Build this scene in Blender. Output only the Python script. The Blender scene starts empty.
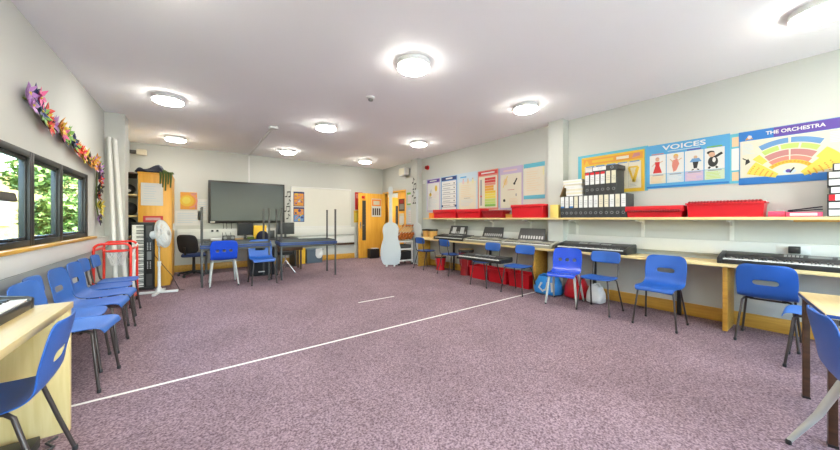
import bpy, bmesh, math, random
from mathutils import Vector, Matrix
PI = math.pi
scn = bpy.context.scene
COL = scn.collection
random.seed(7)

# ---------------------------------------------------------------- materials
def mat(name, col, rough=.5, metal=0., var=0., vscale=8., bump=0., bscale=60., spec=.5, coat=0.):
    m = bpy.data.materials.new(name); m.use_nodes = True
    nt = m.node_tree; b = nt.nodes['Principled BSDF']
    b.inputs['Base Color'].default_value = (*col, 1); b.inputs['Roughness'].default_value = rough
    b.inputs['Metallic'].default_value = metal; b.inputs['Specular IOR Level'].default_value = spec
    if coat: b.inputs['Coat Weight'].default_value = coat
    tc = nt.nodes.new('ShaderNodeTexCoord')
    n = nt.nodes.new('ShaderNodeTexNoise'); n.inputs['Scale'].default_value = vscale; n.inputs['Detail'].default_value = 3
    nt.links.new(tc.outputs['Object'], n.inputs['Vector'])
    r = nt.nodes.new('ShaderNodeMapRange'); r.inputs[3].default_value = 1 - max(var, .02); r.inputs[4].default_value = 1 + max(var, .02)
    nt.links.new(n.outputs['Fac'], r.inputs[0])
    mx = nt.nodes.new('ShaderNodeVectorMath'); mx.operation = 'SCALE'
    mx.inputs[0].default_value = col; nt.links.new(r.outputs[0], mx.inputs['Scale'])
    nt.links.new(mx.outputs[0], b.inputs['Base Color'])
    if bump:
        n2 = nt.nodes.new('ShaderNodeTexNoise'); n2.inputs['Scale'].default_value = bscale; n2.inputs['Detail'].default_value = 4
        nt.links.new(tc.outputs['Object'], n2.inputs['Vector'])
        bp = nt.nodes.new('ShaderNodeBump'); bp.inputs['Strength'].default_value = bump; bp.inputs['Distance'].default_value = .004
        nt.links.new(n2.outputs['Fac'], bp.inputs['Height']); nt.links.new(bp.outputs['Normal'], b.inputs['Normal'])
    return m

def wood(name, c1, c2, rough=.4, scale=(1., 14., 14.)):
    m = bpy.data.materials.new(name); m.use_nodes = True
    nt = m.node_tree; b = nt.nodes['Principled BSDF']; b.inputs['Roughness'].default_value = rough
    tc = nt.nodes.new('ShaderNodeTexCoord'); mp = nt.nodes.new('ShaderNodeMapping'); mp.inputs['Scale'].default_value = scale
    n = nt.nodes.new('ShaderNodeTexNoise'); n.inputs['Scale'].default_value = 2.2; n.inputs['Detail'].default_value = 6; n.inputs['Distortion'].default_value = .6
    r = nt.nodes.new('ShaderNodeValToRGB'); r.color_ramp.elements[0].color = (*c1, 1); r.color_ramp.elements[1].color = (*c2, 1)
    r.color_ramp.elements[0].position = .3; r.color_ramp.elements[1].position = .7
    nt.links.new(tc.outputs['Object'], mp.inputs[0]); nt.links.new(mp.outputs[0], n.inputs['Vector'])
    nt.links.new(n.outputs['Fac'], r.inputs[0]); nt.links.new(r.outputs[0], b.inputs['Base Color'])
    return m

def emis(name, col, s):
    m = bpy.data.materials.new(name); m.use_nodes = True; nt = m.node_tree
    b = nt.nodes['Principled BSDF']; b.inputs['Base Color'].default_value = (.9, .9, .9, 1)
    b.inputs['Emission Color'].default_value = (*col, 1); b.inputs['Emission Strength'].default_value = s
    return m

def carpet():
    m = bpy.data.materials.new('carpet'); m.use_nodes = True; nt = m.node_tree; b = nt.nodes['Principled BSDF']
    b.inputs['Roughness'].default_value = .95; b.inputs['Specular IOR Level'].default_value = .15
    tc = nt.nodes.new('ShaderNodeTexCoord')
    n = nt.nodes.new('ShaderNodeTexNoise'); n.inputs['Scale'].default_value = 95; n.inputs['Detail'].default_value = 2
    n2 = nt.nodes.new('ShaderNodeTexNoise'); n2.inputs['Scale'].default_value = 1.6; n2.inputs['Detail'].default_value = 5
    v = nt.nodes.new('ShaderNodeTexNoise'); v.inputs['Scale'].default_value = 380; v.inputs['Detail'].default_value = 1
    for k in (n, n2, v): nt.links.new(tc.outputs['Object'], k.inputs['Vector'])
    r = nt.nodes.new('ShaderNodeValToRGB'); e = r.color_ramp.elements
    e[0].position = .34; e[0].color = (*CARPET_D, 1); e[1].position = .66; e[1].color = (*CARPET_L, 1)
    nt.links.new(n.outputs['Fac'], r.inputs[0])
    mr = nt.nodes.new('ShaderNodeMapRange'); mr.inputs[1].default_value = .3; mr.inputs[2].default_value = .7; mr.inputs[3].default_value = .88; mr.inputs[4].default_value = 1.12
    nt.links.new(n2.outputs['Fac'], mr.inputs[0])
    sc = nt.nodes.new('ShaderNodeVectorMath'); sc.operation = 'SCALE'
    nt.links.new(r.outputs[0], sc.inputs[0]); nt.links.new(mr.outputs[0], sc.inputs['Scale'])
    nt.links.new(sc.outputs[0], b.inputs['Base Color'])
    bp = nt.nodes.new('ShaderNodeBump'); bp.inputs['Strength'].default_value = .5; bp.inputs['Distance'].default_value = .006
    nt.links.new(v.outputs['Fac'], bp.inputs['Height']); nt.links.new(bp.outputs['Normal'], b.inputs['Normal'])
    return m

def glass_mat():
    m = bpy.data.materials.new('window_glass'); m.use_nodes = True; nt = m.node_tree
    for n in list(nt.nodes): nt.nodes.remove(n)
    o = nt.nodes.new('ShaderNodeOutputMaterial'); mx = nt.nodes.new('ShaderNodeMixShader')
    t = nt.nodes.new('ShaderNodeBsdfTransparent'); t.inputs[0].default_value = (.93, .97, .95, 1)
    g = nt.nodes.new('ShaderNodeBsdfGlossy'); g.inputs['Roughness'].default_value = .02
    mx.inputs[0].default_value = .04
    nt.links.new(t.outputs[0], mx.inputs[1]); nt.links.new(g.outputs[0], mx.inputs[2])
    nt.links.new(mx.outputs[0], o.inputs[0]); return m

def leaf_mat(name, c1, c2):
    m = bpy.data.materials.new(name); m.use_nodes = True; nt = m.node_tree; b = nt.nodes['Principled BSDF']
    b.inputs['Roughness'].default_value = .6
    tc = nt.nodes.new('ShaderNodeTexCoord'); n = nt.nodes.new('ShaderNodeTexNoise'); n.inputs['Scale'].default_value = 2.2; n.inputs['Detail'].default_value = 5
    r = nt.nodes.new('ShaderNodeValToRGB'); e = r.color_ramp.elements; e[0].position = .35; e[1].position = .68
    e[0].color = (*c1, 1); e[1].color = (*c2, 1)
    nt.links.new(tc.outputs['Object'], n.inputs['Vector']); nt.links.new(n.outputs['Fac'], r.inputs[0]); nt.links.new(r.outputs[0], b.inputs['Base Color'])
    return m

CARPET_D = (.135, .086, .102); CARPET_L = (.385, .275, .30)
M = {}
M['wall'] = mat('wall_paint', (.53, .545, .515), .75, var=.015, vscale=1.5, bump=.06, bscale=140)
M['ceil'] = mat('ceiling_paint', (.90, .91, .92), .8, var=.012, vscale=1.2, bump=.05, bscale=120)
M['carpet'] = carpet()
M['white'] = mat('white_plastic', (.70, .71, .70), .35)
M['white_paint'] = mat('white_gloss_paint', (.70, .71, .68), .4)
M['cutout'] = mat('painted_cutout_board', (.54, .585, .615), .5)
M['paper'] = mat('white_paper', (.70, .71, .71), .8)
M['cream'] = mat('cream_paper', (.68, .64, .50), .7)
M['metal_frame'] = mat('anthracite_window_frame', (.008, .011, .013), .45)
M['oak'] = wood('oak_strip', (.50, .25, .035), (.66, .37, .06), .4, (14, 1, 14))
M['maple'] = wood('maple_laminate', (.66, .50, .22), (.77, .61, .31), .35, (12, 1, 12))
M['maple_panel'] = wood('maple_panel', (.66, .50, .20), (.78, .63, .32), .4, (12, 12, 1))
M['cup'] = wood('beech_cupboard', (.72, .34, .034), (.82, .43, .06), .4, (10, 10, .8))
M['door'] = wood('orange_door_veneer', (.82, .38, .035), (.93, .50, .07), .35, (12, 12, .8))
M['brown'] = wood('dark_brown_wood', (.05, .022, .012), (.10, .045, .02), .45)
M['blue'] = mat('blue_polypropylene', (.018, .10, .40), .38, bump=.12, bscale=260)
M['blue2'] = mat('glare_blue_polypropylene', (.035, .13, .42), .42, bump=.12, bscale=260)  # paler blue: glare on the left row of chairs put into the colour
M['blue3'] = mat('pale_blue_polypropylene', (.07, .22, .66), .42, bump=.12, bscale=260)
M['royal'] = mat('royal_blue_plastic', (.008, .06, .50), .25, bump=.05, bscale=200)
M['tube'] = mat('bronze_steel_tube', (.075, .06, .055), .4, .5)
M['tube_grey'] = mat('light_grey_tube', (.50, .51, .47), .4, .2)
M['tube_brown'] = mat('brown_steel_tube', (.10, .07, .05), .4, .4)
M['chrome'] = mat('chrome', (.75, .75, .75), .15, 1.)
M['black'] = mat('black_plastic', (.018, .018, .019), .4)
M['black_soft'] = mat('black_fabric', (.02, .02, .024), .85)
M['charcoal'] = mat('charcoal_plastic', (.055, .055, .055), .45)
M['grey'] = mat('mid_grey_plastic', (.22, .23, .23), .5)
M['champagne'] = mat('champagne_plastic', (.30, .28, .22), .4)
M['keys'] = mat('ivory_keys', (.85, .84, .8), .25)
M['screen'] = mat('screen_glass', (.048, .066, .074), .26, spec=.3)
M['red'] = mat('red_plastic', (.62, .008, .018), .35)
M['red_dark'] = mat('dark_red_plastic', (.30, .006, .012), .4)
M['red_tube'] = mat('red_enamel_tube', (.72, .03, .015), .3)
M['pink'] = mat('pink_plastic', (.75, .07, .16), .4)
M['navy'] = mat('navy_cloth', (.006, .008, .028), .9, bump=.3, bscale=90)
M['green_cloth'] = mat('green_cloth', (.09, .13, .03), .9, bump=.3, bscale=90)
M['yellow'] = mat('yellow_card', (.85, .52, .03), .6)
M['pale_yellow'] = mat('pale_yellow_card', (.80, .60, .16), .6)
M['orange'] = mat('orange_print', (.85, .26, .03), .5)
M['tabletop_blue'] = mat('blue_table_edge', (.008, .05, .22), .4)
M['tabletop_grey'] = mat('grey_table_laminate', (.06, .055, .055), .45)
M['silver'] = mat('silver_plastic', (.5, .5, .5), .35, .5)
M['uke'] = wood('varnished_ukulele_wood', (.22, .05, .008), (.42, .12, .02), .25)
M['drumwood'] = wood('honey_drum_wood', (.62, .32, .08), (.75, .43, .13), .35, (3, 3, 1))
M['tan'] = mat('tan_card', (.38, .24, .11), .7)
M['bag'] = mat('blue_carrier_bag', (.03, .27, .72), .35, var=.15, vscale=14)
M['glass'] = glass_mat()
M['lamp'] = emis('lamp_diffuser', (1.0, .96, .87), 12.)
M['tape'] = mat('white_floor_tape', (.82, .79, .72), .6)

# ---------------------------------------------------------------- mesh builder
class MB:
    def __init__(s): s.v = []; s.f = []; s.mi = []; s.cur = 0
    def add(s, vs, fs):
        o = len(s.v); s.v += [tuple(p) for p in vs]
        for f in fs: s.f.append(tuple(i + o for i in f)); s.mi.append(s.cur)
        return s
    def use(s, i): s.cur = i; return s
    def box(s, x0, y0, z0, x1, y1, z1):
        v = [(x0,y0,z0),(x1,y0,z0),(x1,y1,z0),(x0,y1,z0),(x0,y0,z1),(x1,y0,z1),(x1,y1,z1),(x0,y1,z1)]
        return s.add(v, [(3,2,1,0),(4,5,6,7),(0,1,5,4),(1,2,6,5),(2,3,7,6),(3,0,4,7)])
    def obox(s, c, sz, m=None):
        hx, hy, hz = [q/2 for q in sz]; m = m or Matrix()
        v = [m @ Vector(p) + Vector(c) for p in [(-hx,-hy,-hz),(hx,-hy,-hz),(hx,hy,-hz),(-hx,hy,-hz),(-hx,-hy,hz),(hx,-hy,hz),(hx,hy,hz),(-hx,hy,hz)]]
        return s.add(v, [(3,2,1,0),(4,5,6,7),(0,1,5,4),(1,2,6,5),(2,3,7,6),(3,0,4,7)])
    def tube(s, pts, r, n=10, closed=False):
        pts = [Vector(p) for p in pts]; k = len(pts); rs = r if isinstance(r, (list, tuple)) else [r]*k
        vs = []; up = None
        for i, p in enumerate(pts):
            a = pts[i-1] if (i > 0 or closed) else p; b = pts[(i+1) % k] if (i < k-1 or closed) else p
            t = (b - a).normalized()
            if up is None:
                up = Vector((0,0,1)) if abs(t.z) < .9 else Vector((1,0,0))
            u = t.cross(up).normalized(); w = u.cross(t).normalized(); up = w
            for j in range(n):
                an = 2*PI*j/n; vs.append(p + (u*math.cos(an) + w*math.sin(an))*rs[i])
        fs = []
        for i in range(k if closed else k-1):
            i2 = (i+1) % k
            for j in range(n): fs.append((i*n+j, i*n+(j+1) % n, i2*n+(j+1) % n, i2*n+j))
        if not closed: fs += [tuple(range(n-1, -1, -1)), tuple(range((k-1)*n, k*n))]
        return s.add(vs, fs)
    def lathe(s, prof, c=(0,0,0), n=24, m=None):
        m = m or Matrix(); vs = []; k = len(prof)
        for r, z in prof:
            for j in range(n):
                a = 2*PI*j/n; vs.append(m @ Vector((r*math.cos(a), r*math.sin(a), z)) + Vector(c))
        fs = []
        for i in range(k-1):
            for j in range(n): fs.append((i*n+j, i*n+(j+1) % n, (i+1)*n+(j+1) % n, (i+1)*n+j))
        fs += [tuple(range(n-1, -1, -1)), tuple(range((k-1)*n, k*n))]
        return s.add(vs, fs)
    def prism(s, poly, h, m=None, c=(0,0,0)):
        m = m or Matrix(); n = len(poly); C = Vector(c)
        vs = [m @ Vector((x, y, 0)) + C for x, y in poly] + [m @ Vector((x, y, h)) + C for x, y in poly]
        return s.add(vs, [tuple(range(n-1, -1, -1)), tuple(range(n, 2*n))] + [(i, (i+1) % n, n+(i+1) % n, n+i) for i in range(n)])
    def ball(s, c, r, n=14, k=8, sq=(1,1,1)):
        vs = []; 
        for i in range(k+1):
            th = PI*(.02+.96*i/k)
            for j in range(n):
                a = 2*PI*j/n; vs.append((c[0]+r*sq[0]*math.sin(th)*math.cos(a), c[1]+r*sq[1]*math.sin(th)*math.sin(a), c[2]-r*sq[2]*math.cos(th)))
        fs = []
        for i in range(k):
            for j in range(n): fs.append((i*n+j, i*n+(j+1) % n, (i+1)*n+(j+1) % n, (i+1)*n+j))
        fs += [tuple(range(n-1, -1, -1)), tuple(range(k*n, (k+1)*n))]
        return s.add(vs, fs)
    def build(s, name, mats, parent=None, bevel=0, smooth=40, subsurf=0, solid=0, segs=2, origin=None, local=False):
        """one mesh object; without a parent its origin goes to the middle of its base; with one, vertices are taken in world space
        unless local is set (thing modelled around its own base)"""
        me = bpy.data.meshes.new(name); mats = mats if isinstance(mats, (list, tuple)) else [mats]
        if parent is None:
            if origin is None:
                xs, ys, zs = zip(*s.v); origin = ((min(xs)+max(xs))/2, (min(ys)+max(ys))/2, min(zs))
            off = Vector(origin); loc = off
        else:
            loc = Vector((0,0,0)); off = Vector((0,0,0))
            if not local:
                q = parent
                while q is not None: off = off + q.location; q = q.parent
        me.from_pydata([tuple(Vector(p) - off) for p in s.v], [], s.f)
        me.polygons.foreach_set('material_index', s.mi)
        for m_ in mats: me.materials.append(m_)
        bm = bmesh.new(); bm.from_mesh(me); bmesh.ops.recalc_face_normals(bm, faces=bm.faces)
        if bevel: 
            es = [e for e in bm.edges if len(e.link_faces) == 2 and e.calc_face_angle(0) > .6]
            bmesh.ops.bevel(bm, geom=es, offset=bevel, segments=segs, profile=.5, affect='EDGES', clamp_overlap=True)
        bm.to_mesh(me); bm.free()
        o = bpy.data.objects.new(name, me); COL.objects.link(o); o.location = loc
        if solid or subsurf:
            if solid: 
                md = o.modifiers.new('s', 'SOLIDIFY'); md.thickness = solid; md.offset = 0
            if subsurf:
                md = o.modifiers.new('u', 'SUBSURF'); md.levels = subsurf; md.render_levels = subsurf
            dg = bpy.context.evaluated_depsgraph_get(); dg.update()
            m2 = bpy.data.meshes.new_from_object(o.evaluated_get(dg)); o.modifiers.clear(); o.data = m2; m2.name = name; me = m2
        if smooth:
            me.polygons.foreach_set('use_smooth', [True]*len(me.polygons))
            if not subsurf: me.set_sharp_from_angle(angle=math.radians(smooth))
        if parent is not None: o.parent = parent
        return o

def tag(o, label=None, cat=None, group=None, kind=None):
    if label: o['label'] = label
    if cat: o['category'] = cat
    if group: o['group'] = group
    if kind: o['kind'] = kind
    return o
def thing(name, loc, label=None, cat=None, group=None, kind=None, rz=0):
    o = bpy.data.objects.new(name, None); COL.objects.link(o); o.location = loc; o.rotation_euler.z = rz
    o.empty_display_size = .1
    return tag(o, label, cat, group, kind)
def dup(o, loc=None, rz=None, label=None, parent=None):
    c = o.copy(); COL.objects.link(c)
    if parent is not None: c.parent = parent
    if loc is not None: c.location = loc
    if rz is not None: c.rotation_euler.z = rz
    if label: c['label'] = label
    for ch in list(o.children): dup(ch, parent=c)
    return c
def struct(o): o['kind'] = 'structure'; return o

def text_mesh(txt, size, m4, mtl, parent, name='lettering', sx=1., bold=.0, depth=.0008, align='CENTER'):
    """raised lettering as a mesh: local x along the line, y up, z out of the surface; m4 is its world matrix"""
    cu = bpy.data.curves.new('t', 'FONT'); cu.body = txt; cu.size = size; cu.extrude = depth; cu.offset = bold
    cu.align_x = align; cu.align_y = 'CENTER'; cu.resolution_u = 3
    t = bpy.data.objects.new('t', cu); COL.objects.link(t)
    dg = bpy.context.evaluated_depsgraph_get(); dg.update()
    me = bpy.data.meshes.new_from_object(t.evaluated_get(dg)); bpy.data.objects.remove(t); bpy.data.curves.remove(cu)
    off = Vector((0,0,0)); q = parent
    while q is not None: off = off + q.location; q = q.parent
    me.transform(Matrix.Translation(-off) @ m4 @ Matrix.Diagonal((sx, 1, 1, 1)))
    me.materials.clear(); me.materials.append(mtl); me.name = name
    o = bpy.data.objects.new(name, me); COL.objects.link(o); o.parent = parent
    return o
def frame_matrix(o, u, v):
    u = Vector(u).normalized(); v = Vector(v).normalized(); n = u.cross(v)
    m = Matrix((u, v, n)).transposed().to_4x4(); m.translation = Vector(o); return m
def arc(cx, cz, r, a0, a1, n=6):
    return [(cx + r*math.cos(a0 + (a1-a0)*i/n), cz + r*math.sin(a0 + (a1-a0)*i/n)) for i in range(n+1)]
SKY, SUN, EXPO = .62, 6., 2.58
# ---------------------------------------------------------------- room shell
XL, XR, YB, YR, CH = -1.11, 5.0, 8.85, -2.6, 2.85
struct(MB().box(XL-.25, YR-.2, -.12, XR+.15, YB+.2, 0).build('floor', M['carpet'], smooth=0))
struct(MB().box(XL-.25, YR-.2, CH, XR+.15, YB+.2, CH+.15).build('ceiling', M['ceil'], smooth=0))
WY0, WY1, WZ0, WZ1 = 2.62, 5.68, .985, 1.775
b = MB()
b.box(XL-.07, YR, 0, XL, WY0, CH); b.box(XL-.07, WY1, 0, XL, YB+.2, CH)
b.box(XL-.07, WY0, 0, XL, WY1, WZ0); b.box(XL-.07, WY0, WZ1, XL, WY1, CH)
struct(b.build('wall_left', M['wall'], smooth=0))
struct(MB().box(XL, YB, 0, XR+.15, YB+.2, CH).build('wall_back', M['wall'], smooth=0))
DY0, DY1, DZ = 7.50, 8.74, 2.03
b = MB(); b.box(XR, YR, 0, XR+.15, DY0, CH); b.box(XR, DY1, 0, XR+.15, YB, CH); b.box(XR, DY0, DZ, XR+.15, DY1, CH)
struct(b.build('wall_right', M['wall'], smooth=0))
# rear wall with an added, unseen wide window that lets daylight in
RX0, RX1, RZ0, RZ1 = -.6, 4.6, .85, 2.5
b = MB(); b.box(XL, YR-.2, 0, RX0, YR, CH); b.box(RX1, YR-.2, 0, XR, YR, CH); b.box(RX0, YR-.2, 0, RX1, YR, RZ0); b.box(RX0, YR-.2, RZ1, RX1, YR, CH)
struct(b.build('wall_rear', M['wall'], smooth=0))
w = thing('window_5', (2.4, YR-.1, RZ0), kind='structure')
b = MB(); 
for x in (RX0, RX0+1.1, RX0+2.2, RX0+3.3, RX1): b.box(x-.035, YR-.13, RZ0, x+.035, YR-.06, RZ1)
b.box(RX0, YR-.13, RZ0, RX1, YR-.06, RZ0+.06); b.box(RX0, YR-.13, RZ1-.06, RX1, YR-.06, RZ1)
b.build('window_frame', M['metal_frame'], w)
MB().box(RX0, YR-.1, RZ0, RX1, YR-.095, RZ1).build('glass', M['glass'], w)

# columns
struct(MB().box(XL, 6.58, 0, -.885, 6.9, CH).build('wall_column_left', M['wall'], smooth=0))
struct(MB().box(4.83, 2.60, 0, XR, 2.86, CH).build('wall_column_right', M['wall'], smooth=0))
struct(MB().box(4.83, 6.66, 0, XR, 6.96, CH).build('wall_column_far', M['wall'], smooth=0))

# left windows: four sashes in one dark run
GX = XL - .028
bounds = [2.62, 3.32, 4.02, 4.72, 5.68]
for i in range(4):
    y0, y1 = bounds[i], bounds[i+1]
    w = thing(f'window_{i+1}', (GX, (y0+y1)/2, WZ0), kind='structure')
    b = MB(); fw = .045
    x0, x1 = XL-.06, XL+.004
    b.box(x0, y0, WZ0, x1, y0+fw, WZ1); b.box(x0, y1-(.12 if i == 3 else fw), WZ0, x1, y1, WZ1)
    b.box(x0, y0+fw, WZ0, x1, y1-fw, WZ0+.05); b.box(x0, y0+fw, WZ1-.055, x1, y1-fw, WZ1)
    b.build('window_frame', M['metal_frame'], w, bevel=.004)
    b = MB(); s0, s1, sx0, sx1 = y0+fw, y1-(.12 if i == 3 else fw), XL-.05, XL-.014
    sw = .022
    b.box(sx0, s0, WZ0+.05, sx1, s0+sw, WZ1-.055); b.box(sx0, s1-sw, WZ0+.05, sx1, s1, WZ1-.055)
    b.box(sx0, s0+sw, WZ0+.05, sx1, s1-sw, WZ0+.075); b.box(sx0, s0+sw, WZ1-.08, sx1, s1-sw, WZ1-.055)
    b.build('sash', M['metal_frame'], w, bevel=.006)
    MB().box(GX-.003, s0+sw, WZ0+.075, GX+.003, s1-sw, WZ1-.08).build('glass', M['glass'], w, smooth=0)
    b = MB(); ym = (y0+y1)/2
    b.box(sx1, ym-.02, WZ0+.06, sx1+.02, ym+.02, WZ0+.08); b.box(sx1+.012, ym-.02, WZ0+.066, sx1+.022, ym+.11, WZ0+.076)
    b.build('handle', M['black'], w, bevel=.003)
struct(MB().box(XL-.02, WY0-.05, WZ0-.028, XL+.07, WY1+.10, WZ0).build('trim_1', M['oak'], bevel=.004))
# white cable trunking along the left, back and right walls
b = MB(); b.box(XL, YR, .80, XL+.055, 6.58, .955); b.box(XL, YR, .945, XL+.06, 6.58, .953)
b.use(1).box(XL+.0, YR, .788, XL+.05, 6.58, .80)
struct(b.build('trim_2', [M['white_paint'], M['grey']], bevel=.004))
b = MB(); b.box(-.32, YB-.06, .74, 3.98, YB, .97); b.box(-.32, YB-.066, .90, 3.98, YB, .915); b.use(1).box(-.32, YB-.055, .725, 3.98, YB, .74)  # grey strip along the bottom paints the shading below the trunking
b.use(0).box(2.3, YB-.03, .49, 3.98, YB, .725)
b.use(2).box(2.3, YB-.05, .425, 3.98, YB, .49)
struct(b.build('trim_3', [M['white_paint'], M['grey'], M['brown']], bevel=.003))
b = MB(); b.box(XR-.06, 2.86, .80, XR, 6.66, .955); b.box(XR-.06, YR, .80, XR, 2.60, .955); b.use(1).box(XR-.05, YR, .785, XR, 2.60, .80)
struct(b.build('trim_4', [M['white_paint'], M['grey']], bevel=.004))
# oak skirtings
struct(MB().box(XR-.02, YR, 0, XR, 2.6, .155).build('baseboard_right', M['oak'], bevel=.005))
struct(MB().box(XR-.02, 2.86, 0, XR, 6.66, .155).build('baseboard_right_far', M['oak'], bevel=.005))
struct(MB().box(XL, YB-.02, 0, 4.0, YB, .155).build('baseboard_back', M['oak'], bevel=.005))
struct(MB().box(XL, YR, 0, XL+.02, 6.58, .155).build('baseboard_left', M['oak'], bevel=.005))

# door opening, corridor, open leaf, fixed side leaf
b = MB(); b.box(XR-.02, DY1, 0, XR+.16, DY1+.06, DZ+.05); b.box(XR-.02, DY0-.05, 0, XR+.16, DY0, DZ+.05); b.box(XR-.02, DY0, DZ, XR+.16, DY1, DZ+.05)
struct(b.build('trim_5', M['door'], bevel=.004))
d = thing('door_1', (4.93, 8.60, 0.005), kind='structure')
b = MB(); X0, X1, Y0, Y1 = 4.02, 4.955, 8.58, 8.625
vx0, vx1, vz0, vz1 = 4.14, 4.27, .55, 1.78
b.box(X0, Y0, .01, vx0, Y1, 2.01); b.box(vx1, Y0, .01, X1, Y1, 2.01); b.box(vx0, Y0, .01, vx1, Y1, vz0); b.box(vx0, Y0, vz1, vx1, Y1, 2.01)
b.build('door_leaf', M['door'], d, bevel=.003)
MB().box(vx0, Y0+.018, vz0, vx1, Y0+.026, vz1).build('vision_panel', M['charcoal'], d)
b = MB(); b.box(4.06, Y0-.004, .92, 4.10, Y0, 1.12); b.tube([(4.08, Y0-.004, 1.02), (4.08, Y0-.05, 1.02), (4.19, Y0-.05, 1.02)], .009)
b.build('handle', M['chrome'], d)
b = MB(); b.use(0).box(4.46, Y0-.003, 1.28, 4.80, Y0, 1.85); b.use(1).box(4.47, Y0-.004, 1.62, 4.79, Y0-.002, 1.83); b.use(2)
for k in range(4): b.box(4.49+.075*k, Y0-.005, 1.33, 4.54+.075*k, Y0-.002, 1.55)
b.use(3).box(4.52, Y0-.0055, 1.66, 4.74, Y0-.002, 1.78)
b.build('notice', [M['paper'], M['orange'], M['brown'], M['cream']], d, smooth=0)
MB().box(4.12, Y0-.003, 1.84, 4.22, Y0, 1.92).build('door_sign', M['red'], d, smooth=0)
d = thing('door_2', (XR+.06, 7.72, 0.005), kind='structure')
MB().box(XR+.03, DY0, .01, XR+.075, 7.94, DZ).build('door_leaf', M['door'], d, bevel=.003)
b = MB(); b.use(0).box(XR+.026, 7.56, 1.45, XR+.03, 7.88, 1.82); b.use(1).box(XR+.024, 7.60, 1.50, XR+.028, 7.84, 1.66); b.use(2).box(XR+.024, 7.62, 1.68, XR+.028, 7.82, 1.79)
b.build('picture', [M['brown'], M['grey'], M['red_dark']], d, smooth=0)
b = MB(); b.use(0).box(XR+.026, 7.60, 1.02, XR+.03, 7.86, 1.38); b.use(1).box(XR+.024, 7.62, 1.08, XR+.028, 7.84, 1.3)
b.build('notice', [M['cream'], M['paper']], d, smooth=0)
# corridor beyond
struct(MB().box(XR+.15, 6.9, -.12, 6.75, 9.6, 0).build('floor_corridor', M['carpet'], smooth=0))
struct(MB().box(XR+.15, 6.9, 2.5, 6.75, 9.6, 2.6).build('ceiling_corridor', M['ceil'], smooth=0))
b = MB(); b.box(6.65, 6.9, 0, 6.75, 9.6, 2.5); b.box(XR+.15, 6.8, 0, 6.75, 6.9, 2.5); b.box(XR+.15, 9.6, 0, 6.75, 9.7, 2.5); b.box(XR+.15, 8.9, 0, XR+.2, 9.6, 2.5)
struct(b.build('wall_corridor', M['wall'], smooth=0))
d = thing('door_3', (5.8, 9.56, .005), kind='structure')
MB().box(5.30, 9.555, .01, 6.25, 9.598, 2.0).build('door_leaf', M['door'], d, bevel=.003)
MB().box(5.95, 9.55, .8, 6.08, 9.556, 1.7).build('vision_panel', M['charcoal'], d)
b = MB(); b.lathe([(.24, 2.5), (.24, 2.44), (.23, 2.43)], (5.6, 8.7, 0)); 
l = thing('corridor_light', (5.6, 8.7, 2.43), 'round ceiling light glowing in the corridor beyond the open door', 'ceiling light')
b.build('housing', M['white'], l)
MB().lathe([(.21, 2.42), (.21, 2.43)], (5.6, 8.7, 0)).build('diffuser', M['lamp'], l)

# strips of white tape
tag(MB().box(-1.0, 2.905, .0005, 4.58, 2.93, .002).build('floor_tape', M['tape'], smooth=0), 'long white tape line stuck straight across the purple carpet', 'tape')
tag(MB().box(1.9, 4.05, .0005, 2.5, 4.075, .002).build('tape_scrap', M['tape'], smooth=0), 'short faint strip of tape on the carpet beyond the long line', 'tape')

# ---------------------------------------------------------------- ceiling fittings
def ceiling_light():
    l = thing('ceiling_light', (0,0,0), group='round ceiling lights', cat='ceiling light')
    MB().lathe([(.05,0),(.172,0),(.174,-.008),(.174,-.05),(.168,-.054),(.15,-.054)]).build('housing', M['white'], l, local=True)
    MB().lathe([(.163,-.053),(.164,-.066),(.150,-.078),(.12,-.084),(.07,-.088),(.01,-.089)]).build('diffuser', M['lamp'], l, local=True)
    return l
spots = [(1.84,2.6,'large round ceiling light nearest the middle of the ceiling'), (3.85,2.63,'round ceiling light in front of the right-hand column'),
    (1.84,5.25,'round ceiling light beyond the smoke detector in the centre row'), (3.83,5.22,'round ceiling light above the left group of wall posters'),
    (1.78,7.7,'small round ceiling light just above the whiteboard and big screen'), (3.8,7.7,'small round ceiling light near the orange door'),
    (-.29,5.3,'round ceiling light at left above the fan side of the room'), (-.31,7.8,'small round ceiling light over the tall orange cupboard'),
    (3.9,.04,'round ceiling light cut by the top right corner of the frame'), (-.3,2.6,'round ceiling light above the left window, out of frame'),
    (1.84,.05,'round ceiling light directly over the viewer, out of frame'), (-.3,.05,'round ceiling light behind at left, out of frame'),
    (1.84,-2.0,'round ceiling light by the added rear window middle, out of frame'), (3.9,-2.0,'round ceiling light by the added rear window right, out of frame')]
L0 = ceiling_light()
for i, (x, y, lb) in enumerate(spots):
    o = L0 if i == 0 else dup(L0)
    o.location = (x, y, CH); o['label'] = lb
t = thing('smoke_detector', (1.9, 3.68, CH), 'small white smoke detector on the ceiling between the lights', 'smoke detector')
MB().lathe([(.055, CH), (.055, CH-.02), (.045, CH-.028)], (1.9, 3.68, 0)).build('base', M['white'], t)
MB().lathe([(.035, CH-.028), (.03, CH-.05), (.012, CH-.055)], (1.9, 3.68, 0)).build('sensor_head', M['grey'], t)
t = thing('cable_conduit', (1.1, YB-.02, 2.2), 'white cable conduit running over ceiling and down the wall to the screen', 'conduit')
MB().box(1.10, 5.92, CH-.022, 1.135, YB, CH).build('ceiling_run', M['white'], t, bevel=.003)
MB().box(1.09, YB-.02, 2.1, 1.13, YB, CH).build('wall_drop', M['white'], t, bevel=.003)
MB().box(1.05, 5.84, CH-.04, 1.19, 5.95, CH).build('junction_box', M['white'], t, bevel=.004)
t = thing('fire_alarm', (4.99, 6.4, 2.56), 'red round fire alarm sounder high on the wall by the column', 'fire alarm')
RX = Matrix.Rotation(-PI/2, 3, 'Y')
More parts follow.
